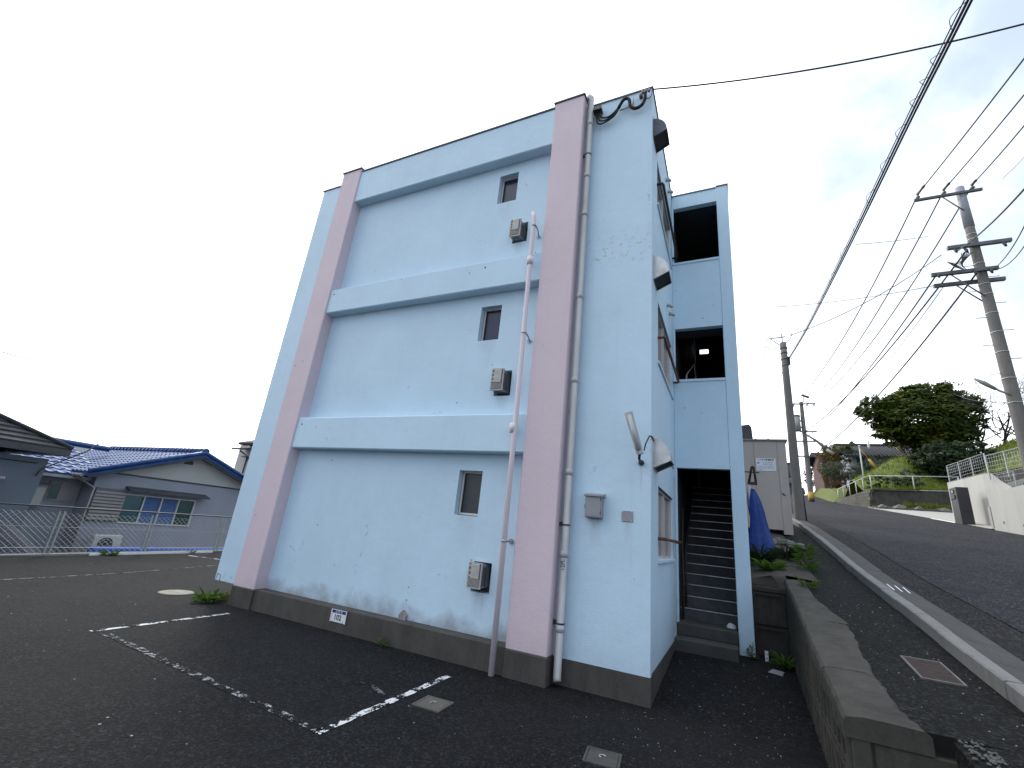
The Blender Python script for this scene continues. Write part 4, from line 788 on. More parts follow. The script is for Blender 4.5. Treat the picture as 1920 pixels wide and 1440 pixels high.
dv.add([(8.60, 20, zr(20) + .06), (14.5, 20, zr(20) + .06), (8.42, 28.9, zr(28.9) + .05), (14.5, 28.9, zr(28.9) + .05)], [(0, 1, 3, 2)]); struct(dv.build('driveway', M_pave))
struct(MB().prism([(8.62, 4, 1.3), (8.62, 30, zr(30) - .3), (8.62, 30, zr(30) + .085), (8.62, 4, zr(4) + .085)], (.09, 0, 0)).build('road_kerb_right', M_kerb))
def mesh_fence(lab, p0, p1, h, n, group='steel mesh fences on the white walls'):
    p0, p1 = V(p0), V(p1); o = thing('mesh_fence', lab, 'fence', (p0 + p1) / 2, group)
    for i in range(n + 1):
        p = p0.lerp(p1, i / n); MB().box((p.x - .014, p.y - .018, p.z), (p.x + .014, p.y + .018, p.z + h)).build('post', M_galv, o)
    mb = MB(); mb.tube([p0 + V((0, 0, h)), p1 + V((0, 0, h))], .013, 6); mb.build('top_rail', M_galv, o); mb = MB()
    for j in range(6): mb.tube([p0 + V((0, 0, h * (j + .4) / 6.2)), p1 + V((0, 0, h * (j + .4) / 6.2))], .006, 4)
    k = int((p1 - p0).length / .16)
    for i in range(k): p = p0.lerp(p1, (i + .5) / k); mb.tube([p + V((0, 0, .04)), p + V((0, 0, h))], .0045, 4)
    q = mb.build('mesh_panel', M_galv, o); q['kind'] = 'stuff'
mesh_fence('grey steel mesh fence on the sloping white wall behind the pillar', (9.38, 19.85, 5.43), (9.38, 16.5, 5.33), .72, 3); mesh_fence('grey steel mesh fence on the long white wall at the right edge', (9.2, 16.0, 5.0), (9.2, 8.5, 4.55), .85, 6)
mesh_fence('short mesh gate behind the gap between the white walls', (9.55, 16.4, 4.35), (9.55, 15.3, 4.3), .9, 1)

# hillside terrain
def hz_(x, y):
    upper = 6.32 + .04 * (max(y, 30) - 30) + 4.2 * float(np.interp(x, [13.2, 18], [0, 1]))
    if y < 30:
        t = min(1., max(0., (y - 12) / 18)); t = t * t * (3 - 2 * t); return min((4.35 + .03 * (y - 16) + .46 * max(0, x - 11.2)) * (1 - t) + upper * t, 10.4)
    z = upper + 2.75 * math.exp(-(((x - 11.9) / 2.0) ** 2 + ((y - 34.3) / 2.4) ** 2)) + .9 * math.exp(-(((x - 9.4) / 1.3) ** 2 + ((y - 35.5) / 1.8) ** 2))
    z += .06 * max(0, y - 38) * float(np.interp(x, [9, 14], [1, .4]))
    return min(z, 10.4 + .03 * (y - 30))
def terrain(name, x0, x1, y0, y1, nx, ny, m):
    mb = MB(); xs = np.linspace(x0, x1, nx); ys = np.linspace(y0, y1, ny)
    mb.add([(x, y, hz_(x, y) + .06 * math.sin(x * 2.1 + y) * math.sin(y * 1.7)) for x in xs for y in ys], [(i * ny + j, (i + 1) * ny + j, (i + 1) * ny + j + 1, i * ny + j + 1) for i in range(nx - 1) for j in range(ny - 1)], True); return struct(mb.build(name, m))
terrain('grass_hill', 9.0, 42, 30.05, 62, 56, 50, M_gsoil); terrain('garden_bank', 9.47, 42, 4, 20.1, 44, 26, M_gsoil); terrain('garden_slope', 14.5, 42, 20.1, 30.05, 36, 20, M_gsoil)
tag(MB().prism([(14.45, 20.0, 3.0), (14.45, 30.2, 4.5), (14.45, 30.2, 7.6), (14.45, 20.0, 6.9)], (.12, 0, 0)).build('side_retaining_wall', M_retain), 'grey wall at the inner end of the driveway', 'wall')
tag(MB().prism([(9.47, 20.0, 3.0), (14.5, 20.0, 3.0), (14.5, 20.0, 6.9), (11.2, 20, 5.5), (9.47, 20.0, 5.2)], (0, .12, 0)).build('driveway_side_wall', M_whitewall), 'white wall along the lower side of the driveway', 'wall')
strip('road_bank', M_gsoil, [(lambda y: xright(y) + .02, lambda y: zroad(y)), (lambda y: xright(y) + .6, lambda y: zroad(y) + float(np.interp(y, [36.6, 40], [.05, .95]))), (lambda y: xright(y) + 4, lambda y: zroad(y) + float(np.interp(y, [36.6, 40], [.1, 1.2]))), (lambda y: xright(y) + 30, lambda y: zroad(y) + 2.0)], [36.6, 38, 42, 48, 55, 62, 70, 85, 110])
def blades(name, lab, pts, m, ln, wd):
    mb = MB()
    for p in pts:
        a = random.uniform(0, 6.28); d = V((math.cos(a), math.sin(a), 0)); s_ = V((-d.y, d.x, 0)) * wd; l = ln * random.uniform(.5, 1.3); p = V(p)
        mb.v += [tuple(p - s_), tuple(p + s_), tuple(p + d * l * .45 + V((0, 0, l)))]; k = len(mb.v); mb.f.append((k - 3, k - 2, k - 1)); mb.sm.append(False)
    return tag(mb.build(name, m), lab, 'grass', None, 'stuff')
pts = []
for i in range(15000):
    x, y = random.uniform(9.1, 24), 30.1 + random.random() ** 1.5 * 14; pts.append((x, y, hz_(x, y) - .02))
for i in range(9000):
    x, y = random.uniform(9.8, 24), random.uniform(10, 29.8)
    if y > 20 and x < 14.6: continue
    pts.append((x, y, hz_(x, y) - .02))
blades('meadow_grass', 'uncut green grass on the mound and hillside right of the road', pts, M_grass, .24, .022)
# embankment walls
EW = thing('embankment_wall', 'dark concrete wall holding the grass terrace behind the driveway', 'wall', (11.5, 30, 5))
MB().prism([(8.62, 29.75, 4.8), (8.85, 30.0, 6.30), (15, 30.0, 6.42), (15, 29.75, 4.8)], (0, .2, 0)).build('wall', M_retain, EW)
EB = thing('block_embankment', 'sloping block masonry embankment along the road below the white railing', 'wall', (8, 33, 5.5)); kk = 0
for r in range(5):
    for i in range(16):
        t0, t1 = (i + (r % 2) * .5) / 16.5, (i + 1 + (r % 2) * .5) / 16.5; q = []
        for t, rr in ((t0, r), (t1, r), (t1, r + 1), (t0, r + 1)):
            y_ = 29.85 + t * 7.2; hgt = max(.12, 6.36 - zr(y_)); q.append(V((xright(y_) + .35 - .10 * t + .12 * rr / 5, y_, zr(y_) + hgt * rr / 5)))
        c = sum(q, V()) / 4; q = [c + (p - c) * .93 for p in q]; MB().prism(q, (.18, 0, .02)).build('block', M_block, EB)
mb = MB(); vs = []
for i in range(9):
    y_ = 29.85 + i; vs += [(xright(y_) + .43 - .012 * i, y_, zr(y_) - .1), (xright(y_) + .56 - .012 * i, y_, max(zr(y_) + .1, 6.36)), (xright(y_) + 3, y_, max(zr(y_) + .2, 6.45))]
mb.add(vs, [(3 * i + k, 3 * i + k + 1, 3 * i + k + 4, 3 * i + k + 3) for i in range(8) for k in range(2)]); mb.build('backing', M_gsoil, EB)
for i, (x, y, r) in enumerate(((9.1, 28.9, .42), (9.9, 29.1, .5), (10.8, 29.0, .40), (12.0, 29.2, .45), (13.2, 29.1, .5))):
    mb = MB(); stone(mb, (x, y, zr(29) + .10), r * .8, .6); tag(mb.build('boulder', M_fieldstone), ('pale boulder at the road end of the bed below the embankment wall', 'second pale boulder below the embankment wall', 'boulder in the middle of the bed below the embankment wall', 'low boulder on the right part of the bed', 'boulder nearest the white wall in the bed')[i], 'boulder', 'boulders below the embankment wall')
struct(MB().add([(8.5, 28.7, zr(29) + .03), (15, 28.7, zr(29) + .03), (15, 29.9, 5.55), (8.8, 29.9, 5.35)], [(0, 1, 2, 3)]).build('planting_bed', M_soil))
pts = [(random.uniform(10.2, 14), random.uniform(29.1, 29.8), 5.25 + random.random() * .2) for _ in range(900)]; blades('bed_grass', 'low grass in the planting bed below the embankment wall', pts, M_grass, .22, .02)
def pipe_fence(lab, pts, h, each):
    o = thing('pipe_fence', lab, 'fence', pts[0], 'pipe fences on the embankment')
    pts = [V(p) for p in pts]; MB().tube([p + V((0, 0, h)) for p in pts], .03, 6).build('top_rail', M_railp, o); MB().tube([p + V((0, 0, .06)) for p in pts], .025, 6).build('bottom_rail', M_railp, o)
    for a, b2 in zip(pts, pts[1:]):
        for i in range(each): p = a.lerp(b2, i / each); MB().cyl(p, p + V((0, 0, h)), .032, 6).build('post', M_railp, o)
    MB().cyl(pts[-1], pts[-1] + V((0, 0, h)), .032, 6).build('post', M_railp, o)
pipe_fence('white pipe railing climbing along the road above the block embankment', [(8.95, 30.0, 6.32), (xright(37) + .5, 37.0, 6.26)], .92, 5); pipe_fence('thin pipe fence along the grass terrace edge', [(8.97, 30.06, 6.30), (13.2, 30.06, 6.40)], .92, 2)
lampp = on_y(1620, 900, 34); tag(MB().cyl((lampp.x, 34, 6.6), (lampp.x, 34, 9.95), .045, 8).tube([(lampp.x, 34, 9.9), (lampp.x + .02, 34, 10.0)], .08, 8).build('white_post', M_railp), 'thin white post standing on the grass slope before the far house', 'post')
ga, gb = on_y(1610, 838, 36), on_y(1645, 880, 36); tag(MB().tube([ga, ga.lerp(gb, .6)], .025, 6).tube([ga.lerp(gb, .55), gb], .09, 8).build('guy_wire_guard', M_yellow), 'slanting guy wire in a yellow sleeve above the grass mound', 'guy wire')
ga, gb = on_y(1680, 838, 38), on_y(1694, 850, 38); tag(MB().tube([ga, gb], .06, 6).build('guy_wire_guard', M_yellow), 'short yellow guy sleeve under the big tree', 'guy wire')
tag(MB().prism([(16.2, 37.5, 9.4), (24, 38.5, 10.3), (24, 38.5, 10.9), (16.2, 37.5, 9.95)], (0, .2, 0)).build('ridge_wall', M_retain), 'low grey wall along the top of the grass hill', 'wall')

# ------------------------------------------------------------------ trees
def crown(mb, lobes, n, size, flat=.0):
    tot = sum(l[1][0] * l[1][1] * l[1][2] for l in lobes)
    for c, r in lobes:
        k = int(n * r[0] * r[1] * r[2] / tot); c = V(c)
        cl_ = [V((random.gauss(0, 1), random.gauss(0, 1), random.gauss(0, 1))).normalized() * random.uniform(.62, 1.04) for _ in range(max(6, k // 34))]
        for i in range(k):
            q = random.choice(cl_) + V((random.gauss(0, .11), random.gauss(0, .11), random.gauss(0, .09)))
            p = c + V((q.x * r[0], q.y * r[1], q.z * r[2])); a = V((random.gauss(0, 1), random.gauss(0, 1), random.gauss(0, .6))).normalized(); b2 = a.orthogonal().normalized(); s_ = size * random.uniform(.6, 1.35); d = a.cross(b2)
            mb.add([p - a * s_, p + b2 * s_ * .5, p + a * s_, p - b2 * s_ * .5], [(0, 1, 2, 3)])
    return mb
def branch(mb, p, d, ln, r, depth, spread=.6, up=.15, n=2, sides=5):
    q = p; pts = [p]; rs = [r]
    for i in range(3):
        d = (d + V((random.gauss(0, .12), random.gauss(0, .12), random.gauss(0, .08) + up * .3))).normalized(); q = q + d * ln / 3; pts.append(q); rs.append(r * (1 - .3 * (i + 1) / 3))
    mb.tube(pts, rs, sides, False)
    if depth > 0:
        for i in range(n + (random.random() < .5)):
            a = random.uniform(0, 6.28); o = d.orthogonal().normalized(); o.rotate(Matrix.Rotation(a, 3, d)); nd = (d + o * random.uniform(.5, 1.2) * spread).normalized(); branch(mb, pts[random.choice((2, 3, 3))], nd, ln * random.uniform(.62, .86), r * .62, depth - 1, spread, up, n, max(3, sides - 1))
def tree(name, lab, base, lobes, n, size, leaf, tr=.15, cat='tree', depth=2, group=None):
    o = thing(name, lab, cat, base, group); mb = MB(); top = V(lobes[0][0]); b = V(base)
    branch(mb, b, (top - b).normalized(), (top - b).length * .42, tr, depth, .6, .1); mb.build('trunk', M_bark, o)
    crown(MB(), lobes, n, size).build('crown', leaf, o); return o
def lob(px, py, Y, rx, rz, ry=None): return (on_y(px, py, Y), (rx, ry or rx * .85, rz))
tree('evergreen_tree', 'big broad evergreen tree on the hill above the white wall', (13.2, 37.2, hz_(13.2, 37.2) - .2), [lob(1730, 790, 37, 2.6, 2.1), lob(1648, 778, 37, 1.45, 1.35), lob(1690, 758, 37.5, 1.5, 1.05), lob(1745, 747, 37.5, 1.9, 1.15), lob(1795, 775, 37.2, 1.6, 1.5), lob(1680, 815, 36.6, 1.3, .85), lob(1620, 768, 37.2, .7, .6), lob(1815, 800, 37.2, .9, .8), lob(1760, 815, 36.6, 1.9, 1.2), lob(1710, 735, 37.5, 1.0, .6), lob(1780, 745, 37.5, 1.1, .7)], 30000, .165, M_leaf, .3, depth=3)
tree('dark_shrub', 'large glossy dark shrub below the big evergreen tree', (14.0, 33, hz_(14, 33) - .1), [lob(1770, 868, 33, 1.7, 1.35), lob(1745, 890, 32.6, 1.0, 1.0), lob(1815, 850, 33, 1.2, .85), lob(1800, 880, 32.6, 1.3, 1.1)], 11000, .13, M_dkleaf, .08, 'shrub')
tree('round_shrub', 'small rounded shrub with pale tips on the grass terrace', (11.3, 31.2, hz_(11.3, 31.2)), [lob(1697, 898, 31.2, .75, .55), lob(1715, 905, 31.2, .55, .4)], 1300, .07, M_olive, .03, 'shrub', 1)
tree('dark_bush', 'dark twiggy bush behind the railing corner', (9.4, 31.0, 6.35), [lob(1650, 905, 31, .55, .5), lob(1640, 908, 31, .4, .4)], 900, .06, M_dkleaf, .03, 'shrub', 1)
tree('umbrella_tree', 'grey-green umbrella-shaped tree beside the road railing', (xright(39) + 1.3, 39, zr(39) + 1.3), [lob(1578, 882, 39, 1.35, .75), lob(1560, 890, 39, .8, .5), lob(1600, 888, 39, .8, .55)], 3000, .07, M_olive, .08)
tree('autumn_tree', 'red and yellow autumn tree by the far houses', (xright(46) + .8, 46, zr(46) + .9), [lob(1553, 868, 46, 1.0, 1.7), lob(1562, 895, 46, .9, 1.0)], 2600, .10, M_autumn, .08)
tree('leafy_tree', 'bright green tree in front of the cream gable', (xright(47) + 2.2, 47, zr(47) + 1), [lob(1575, 848, 47, 1.3, .9), lob(1592, 855, 47, 1.0, .8)], 2200, .10, M_leaf, .08)
tree('hedge_shrub', 'dark green shrubs against the far house wall', (10.9, 40, hz_(10.9, 40)), [lob(1645, 872, 41, 1.3, .8), lob(1620, 885, 41, .9, .8)], 2000, .09, M_dkleaf, .06, 'shrub', 1)
tree('roadside_tree', 'dark tree beyond the transformer pole at the road crest', (9.6, 62, zr(62)), [lob(1526, 892, 62, 1.1, 1.5)], 1500, .13, M_dkleaf, .1)
for i, (px, Y_, hgt, lab) in enumerate(((1845, 36, 2.4, 'bare winter tree nearest the evergreen on the hilltop'), (1880, 37, 2.9, 'bare winter tree in the middle of the hilltop row'), (1915, 35, 3.0, 'bare winter tree at the right edge behind the tall pole'), (1950, 36, 3.0, 'bare winter tree just past the tall pole'))):
    b = on_y(px, 835, Y_); o = thing('bare_tree', lab, 'tree', b, 'bare trees on the hilltop'); mb = MB(); random.seed(40 + i)
    branch(mb, b - V((0, 0, .8)), V((.1, 0, 1)), hgt * .6, .10, 1, .9, .1, 3, 6); 
    for q in range(4): branch(mb, b + V((0, 0, .3 + .25 * q)), V((math.cos(q * 1.7), math.sin(q * 1.7), .8)), hgt * .5, .045, 5, .75, .10, 2, 4)
    mb.build('branches', M_twig, o)
random.seed(99)

# ------------------------------------------------------------------ far houses on the right
def gable_house(name, lab, x0, x1, y0, y1, zb, ze, zrd, wm, rm, ov=.5, axis='x', tiles=14):
    o = thing(name, lab, 'house', ((x0 + x1) / 2, (y0 + y1) / 2, zb))
    mb = MB().box((x0, y0, zb), (x1, y1, ze)); ym, xm = (y0 + y1) / 2, (x0 + x1) / 2
    if axis == 'y': mb.prism([(x0, y0, ze), (x1, y0, ze), (xm, y0, zrd - .1)], (0, y1 - y0, 0))
    else: mb.prism([(x0, y0, ze), (x0, y1, ze), (x0, ym, zrd - .1)], (x1 - x0, 0, 0))
    mb.build('wall', wm, o); rf = MB(); cu = MB()
    for s_ in (0, 1):
        if axis == 'x':
            ye = y0 - ov if s_ == 0 else y1 + ov; sl = (zrd - ze) / (ym - y0); zev = ze - ov * sl; rf.add([(x0 - ov, ye, zev), (x1 + ov, ye, zev), (x1 + ov, ym, zrd), (x0 - ov, ym, zrd), (x0 - ov, ye, zev - .12), (x1 + ov, ye, zev - .12), (x1 + ov, ym, zrd - .12), (x0 - ov, ym, zrd - .12)], [(0, 1, 2, 3), (4, 7, 6, 5), (0, 4, 5, 1), (1, 5, 6, 2), (2, 6, 7, 3), (3, 7, 4, 0)])
            nn = int((x1 - x0 + 2 * ov) / .28)
            for i in range(nn + 1): xx = x0 - ov + i * (x1 - x0 + 2 * ov) / nn; cu.tube([(xx, ye, zev + .01), (xx, ym, zrd + .01)], .055, 5)
        else:
            xe = x0 - ov if s_ == 0 else x1 + ov; sl = (zrd - ze) / (xm - x0); zev = ze - ov * sl; rf.add([(xe, y0 - ov, zev), (xe, y1 + ov, zev), (xm, y1 + ov, zrd), (xm, y0 - ov, zrd), (xe, y0 - ov, zev - .12), (xe, y1 + ov, zev - .12), (xm, y1 + ov, zrd - .12), (xm, y0 - ov, zrd - .12)], [(0, 1, 2, 3), (4, 7, 6, 5), (0, 4, 5, 1), (1, 5, 6, 2), (2, 6, 7, 3), (3, 7, 4, 0)])
            nn = int((y1 - y0 + 2 * ov) / .28)
            for i in range(nn + 1): yy = y0 - ov + i * (y1 - y0 + 2 * ov) / nn; cu.tube([(xe, yy, zev + .01), (xm, yy, zrd + .01)], .055, 5)
    if axis == 'x': rg = MB().tube([(x0 - ov, ym, zrd + .06), (x1 + ov, ym, zrd + .06)], .13, 8)
    else: rg = MB().tube([(xm, y0 - ov, zrd + .06), (xm, y1 + ov, zrd + .06)], .13, 8)
    r = rf.build('roof', rm, o); rg.build('ridge', rm, r); q = cu.build('roof_tiles', rm, r); q['kind'] = 'stuff'; return o
a, b2 = on_y(1597, 850, 46), on_y(1700, 850, 46); zb = on_y(1640, 900, 46).z
h1 = gable_house('tiled_house', 'grey house with a dark tiled roof behind the grass mound', a.x, b2.x + 1.5, 46, 53, zb - 1, a.z + .0, a.z + 1.5, M_gwall, M_dtile, .7)
MB().box((a.x + .3, 45.96, zb), (a.x + .9, 45.99, a.z - .4)).build('window', M_teal, h1); MB().cyl((on_y(1628, 830, 48).x, 48, a.z + .7), (on_y(1628, 830, 48).x, 48, a.z + 1.7), .1, 8).build('flue', M_white, h1)
a, b2 = on_y(1566, 856, 56), on_y(1632, 856, 56)
gable_house('cream_house', 'cream gabled house behind the dark tiled roof', a.x, b2.x, 56, 64, a.z - 4, on_y(1600, 846, 56).z, on_y(1604, 832, 56).z, plain('cream_far', (.33, .29, .23), .8, .1, 2), M_dtile, .6, 'y')
a, b2 = on_y(1540, 860, 52), on_y(1562, 860, 52)
gable_house('rust_house', 'small house with a rust-red wall by the autumn tree', a.x, b2.x + 1.5, 52, 58, a.z - 4, on_y(1545, 853, 52).z, on_y(1545, 842, 52).z, M_brnwall, M_dtile, .5)
# parked car near the crest
cy_, cx2 = 64, 8.6; cz = zroad(64) + .02; car = thing('parked_car', 'small white car standing near the crest of the road', 'car', (cx2, cy_, cz))
def loft(mb, secs):
    k = len(secs[0]); mb.add([p for s_ in secs for p in s_], [(i * k + j, i * k + (j + 1) % k, (i + 1) * k + (j + 1) % k, (i + 1) * k + j) for i in range(len(secs) - 1) for j in range(k)] + [tuple(range(k))[::-1], tuple(range((len(secs) - 1) * k, len(secs) * k))]); return mb
def sec(y, w_, z0, z1): return [(cx2 - w_, y, cz + z0), (cx2 + w_, y, cz + z0), (cx2 + w_, y, cz + z1 * .75), (cx2 + w_ * .9, y, cz + z1), (cx2 - w_ * .9, y, cz + z1), (cx2 - w_, y, cz + z1 * .75)]
loft(MB(), [sec(cy_ - 2.1, .7, .3, .62), sec(cy_ - 1.8, .82, .22, .78), sec(cy_ - .9, .84, .2, .92), sec(cy_ + 1.6, .84, .2, .98), sec(cy_ + 2.0, .78, .3, .9)]).build('body', M_carw, car)
loft(MB(), [sec(cy_ - 1.0, .74, .9, .93), sec(cy_ - .35, .66, .9, 1.45), sec(cy_ + 1.2, .66, .9, 1.47), sec(cy_ + 1.75, .7, .9, 1.0)]).build('cabin', M_gl, car)
MB().bev((cx2 - .6, cy_ - .4, cz + 1.42), (cx2 + .6, cy_ + 1.25, cz + 1.5), .03).build('roof', M_carw, car)
for sx_ in (-1, 1):
    for sy in (-1.3, 1.3):
        wh = MB().cyl((cx2 + sx_ * .70, cy_ + sy, cz + .31), (cx2 + sx_ * .86, cy_ + sy, cz + .31), .31, 16).build('wheel', M_tyre, car); MB().cyl((cx2 + sx_ * .75, cy_ + sy, cz + .31), (cx2 + sx_ * .87, cy_ + sy, cz + .31), .18, 12).build('rim', M_galv, wh)
    MB().bev((cx2 + sx_ * .45 - .15, cy_ - 2.09, cz + .52), (cx2 + sx_ * .45 + .15, cy_ - 1.95, cz + .68), .03).build('headlight', M_white, car)
for i, (px, Y_, hh, lab) in enumerate(((1478, 70, 5.2, 'far dark house at the left of the road crest'), (1487, 60, 2.6, 'low far wall and roof left of the road crest'))):
    b = on_y(px, 930, Y_); gable_house('distant_house', lab, b.x - 5, b.x + .6, Y_, Y_ + 6, zr(Y_) - 1, zr(Y_) + hh * .6, zr(Y_) + hh, M_gwall2, M_dtile, .4)

# neighbour roof corner peeking out right of the tower
tag(MB().prism([(1.2, 13, 5.2), (1.75, 13, 5.25), (1.70, 13, 6.2), (1.62, 13, 6.32), (1.2, 13, 6.25)], (0, 5, 0)).build('neighbour_house', M_trim), 'dark roof corner of a neighbouring house above the cream cabin', 'house')

# ------------------------------------------------------------------ left side: chain-link fence and houses
CF = thing('chain_link_fence', 'galvanised chain-link fence along the far edge of the parking lot', 'fence', (-13.35, 1, 0)); FX, FH = -13.35, .95
def fz(y): return lotz(-7, y) + .005
ys_ = [-9.84 + 1.96 * i for i in range(11)]
for i, yy in enumerate(ys_):
    yy += -.12
    for d_ in (-.045, .045): MB().box((FX - .018, yy + d_ - .014, fz(yy) - .1), (FX + .018, yy + d_ + .014, fz(yy) + FH + .02)).build('post', M_fence, CF)
MB().tube([(FX, -10.2, fz(-10) + FH), (FX, 9.6, fz(9.6) + FH)], .017, 6).build('top_rail', M_dark, CF); MB().tube([(FX, -10.2, fz(-10) + .5), (FX, 9.6, fz(9.6) + .5)], .006, 4).tube([(FX, -10.2, .06), (FX, 9.6, fz(9.6) + .04)], .012, 4).build('line_wire', M_fence, CF)
mb = MB(); y = -11.2; pitch = .118
while y < 9.5:
    for s_ in (-1, 1):
        ya, yb = (y, y + 1.05) if s_ == 1 else (y + 1.05, y)
        mb.tube([(FX + .004 * s_, ya, fz(ya) + .05), (FX + .004 * s_, yb, fz(yb) + FH - .01)], .0042, 3, False, False)
    y += pitch
q = mb.build('wire_mesh', M_fence, CF); q['kind'] = 'stuff'
tag(MB().prism([(FX - .12, -12, -1.25), (FX + .10, -12, -1.25), (FX + .10, -12, -.255), (FX - .12, -12, -.255)], (0, 26, .65)).build('fence_footing', M_kerb), 'low concrete footing under the chain-link fence', 'kerb')
tag(MB().prism([(FX + .115, .6, .012), (FX + .145, .6, .012), (FX + .145, .6, .06), (FX + .115, .6, .06)], (0, 3.0, .075)).build('white_board', M_white), 'long white board lying at the foot of the fence', 'board')
# blue-roofed house
H2 = thing('blue_roof_house', 'grey bungalow with a glazed blue tile roof beyond the fence', 'house', (-21, 5, -.9)); GX = -18.0
yl, yr_, zb, ze, ym, zrd = 2.15, 7.95, -.95, 2.12, 5.05, 3.22
mb = MB(); holed(mb, (GX, yl, zb), (0, 1, 0), (0, 0, 1), (1, 0, 0), yr_ - yl, ze - zb, [(.97, 1.50, 3.35, 2.42)], .08); mb.quad((GX, yl, zb), (GX - 8, yl, zb), (GX - 8, yl, ze), (GX, yl, ze)); mb.quad((GX, yr_, zb), (GX - 8, yr_, zb), (GX - 8, yr_, ze), (GX, yr_, ze)); mb.build('wall', M_gwall, H2)
MB().prism([(GX + .02, yl - .1, ze + .02), (GX + .02, yr_ + .1, ze + .02), (GX + .02, ym, zrd - .12)], (-.1, 0, 0)).build('gable', M_cream, H2); MB().bev((GX - .01, yl, ze - .03), (GX + .035, yr_, ze + .02), .005).build('gable_band', M_trim, H2)
MB().box((GX + .02, 4.62, 2.78), (GX + .035, 4.95, 2.92)).build('gable_vent', M_dark, H2)
# shutter box and window
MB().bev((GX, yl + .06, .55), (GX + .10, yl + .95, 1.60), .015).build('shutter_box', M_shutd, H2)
for i in range(9): MB().box((GX + .10, yl + .08, .60 + i * .105), (GX + .125, yl + .93, .665 + i * .105)).build('shutter_slat', M_shut, H2)
wn = MB().box((GX - .08, 3.12, .55), (GX - .07, 5.50, 1.47)).build('window', M_green, H2)
for (a, b2, m) in ((3.14, 3.72, M_teal), (3.75, 4.30, M_bcurt), (4.34, 4.88, M_bcurt), (4.92, 5.48, M_green)): MB().quad((GX - .05, a, .57), (GX - .05, b2, .57), (GX - .05, b2, 1.45), (GX - .05, a, 1.45)).build('pane', m, wn)
f = MB()
for a in (3.10, 3.72, 4.30, 4.88, 5.47): f.box((GX - .07, a, .55), (GX + .01, a + .04, 1.47))
f.box((GX - .06, 3.12, .52), (GX + .04, 5.50, .56)).box((GX - .06, 3.12, 1.45), (GX + .008, 5.50, 1.49)); f.build('frame', M_frame, wn); MB().prism([(GX, 3.05, 1.66), (GX + .38, 3.05, 1.58), (GX + .38, 3.05, 1.62), (GX, 3.05, 1.74)], (0, 2.75, .0)).build('awning', M_trim, H2)
# roof: two slopes of real tile courses, ridge, barge tiles
RO = .45; sl = (zrd - ze) / (ym - yl); rb = MB()
for s_, ye in ((1, yl - .45), (-1, yr_ + .45)):
    zev = ze - .45 * sl + .06; rb.add([(GX + RO, ye, zev), (GX - 8, ye, zev), (GX - 8, ym, zrd), (GX + RO, ym, zrd), (GX + RO, ye, zev - .1), (GX - 8, ye, zev - .1), (GX - 8, ym, zrd - .1), (GX + RO, ym, zrd - .1)], [(0, 3, 2, 1), (4, 5, 6, 7), (0, 1, 5, 4), (1, 2, 6, 5), (2, 3, 7, 6), (3, 0, 4, 7)])
roof = rb.build('roof', M_btile, H2)
tile = MB(); tw, tl = .27, .27
nx, ny_ = int(8.4 / tw), 12; sly = V((0, ym - (yl - .45), zrd - (ze - .45 * sl + .06))); slen = sly.length; sly = sly.normalized(); nrmv = V((0, -sly.z, sly.y))
for r in range(ny_):
    for c in range(nx):
        x = GX + RO - (c + .5) * tw; o = V((x, yl - .45, ze - .45 * sl + .06)) + sly * (slen * r / ny_) + nrmv * .015; t1 = sly * (slen / ny_ * 1.06)
        prof = [(-tw / 2, .0), (-tw / 4, .045), (.0, .03), (tw / 4, .0), (tw / 2, .0)]
        vs = [o + V((dx, 0, 0)) + nrmv * (dz + .035) for dx, dz in prof] + [o + V((dx, 0, 0)) + t1 + nrmv * dz for dx, dz in prof] + [o + V((dx, 0, 0)) for dx, dz in prof]
        tile.add(vs, [(i, i + 1, 6 + i, 5 + i) for i in range(4)] + [(10 + i, 11 + i, i + 1, i) for i in range(4)], False)
q = tile.build('roof_tiles', M_btile, roof); q['kind'] = 'stuff'
MB().tube([(GX + RO + .05, ym, zrd + .10), (GX - 8, ym, zrd + .10)], .11, 10).box((GX + RO, ym - .09, zrd - .02), (GX - 8, ym + .09, zrd + .06)).build('ridge', M_btile, roof)
rdt = MB()
for i in range(30): rdt.tube([(GX + RO - .28 * i, ym, zrd + .10), (GX + RO - .28 * i - .05, ym, zrd + .11)], .135, 10)
q = rdt.build('ridge_tiles', M_btile, roof); q['kind'] = 'stuff'
MB().tube([(GX + RO, yl - .45, ze - .45 * sl + .12), (GX + RO, ym, zrd + .07), (GX + RO, yr_ + .45, ze - .45 * sl + .12)], .075, 8).build('barge_tiles', M_btile, roof)
MB().prism([(GX + RO - .03, yl - .4, ze - .4 * sl - .02), (GX + RO - .03, ym, zrd - .05), (GX + RO - .03, yr_ + .4, ze - .4 * sl - .02), (GX + RO - .03, yr_ + .4, ze - .4 * sl - .12), (GX + RO - .03, ym, zrd - .18), (GX + RO - .03, yl - .4, ze - .4 * sl - .12)], (-.05, 0, 0)).build('barge_board', M_trim, roof)
MB().tube([(GX + .3, yl - .52, ze - .2), (GX - 7, yl - .52, ze - .2)], .05, 8).tube([(GX - .3, yl - .52, ze - .22), (GX - .1, yl - .3, ze - .35), (GX + .05, yl + .02, ze - .55), (GX + .06, yl + .02, zb)], .035, 8).build('gutter', M_insul, H2)
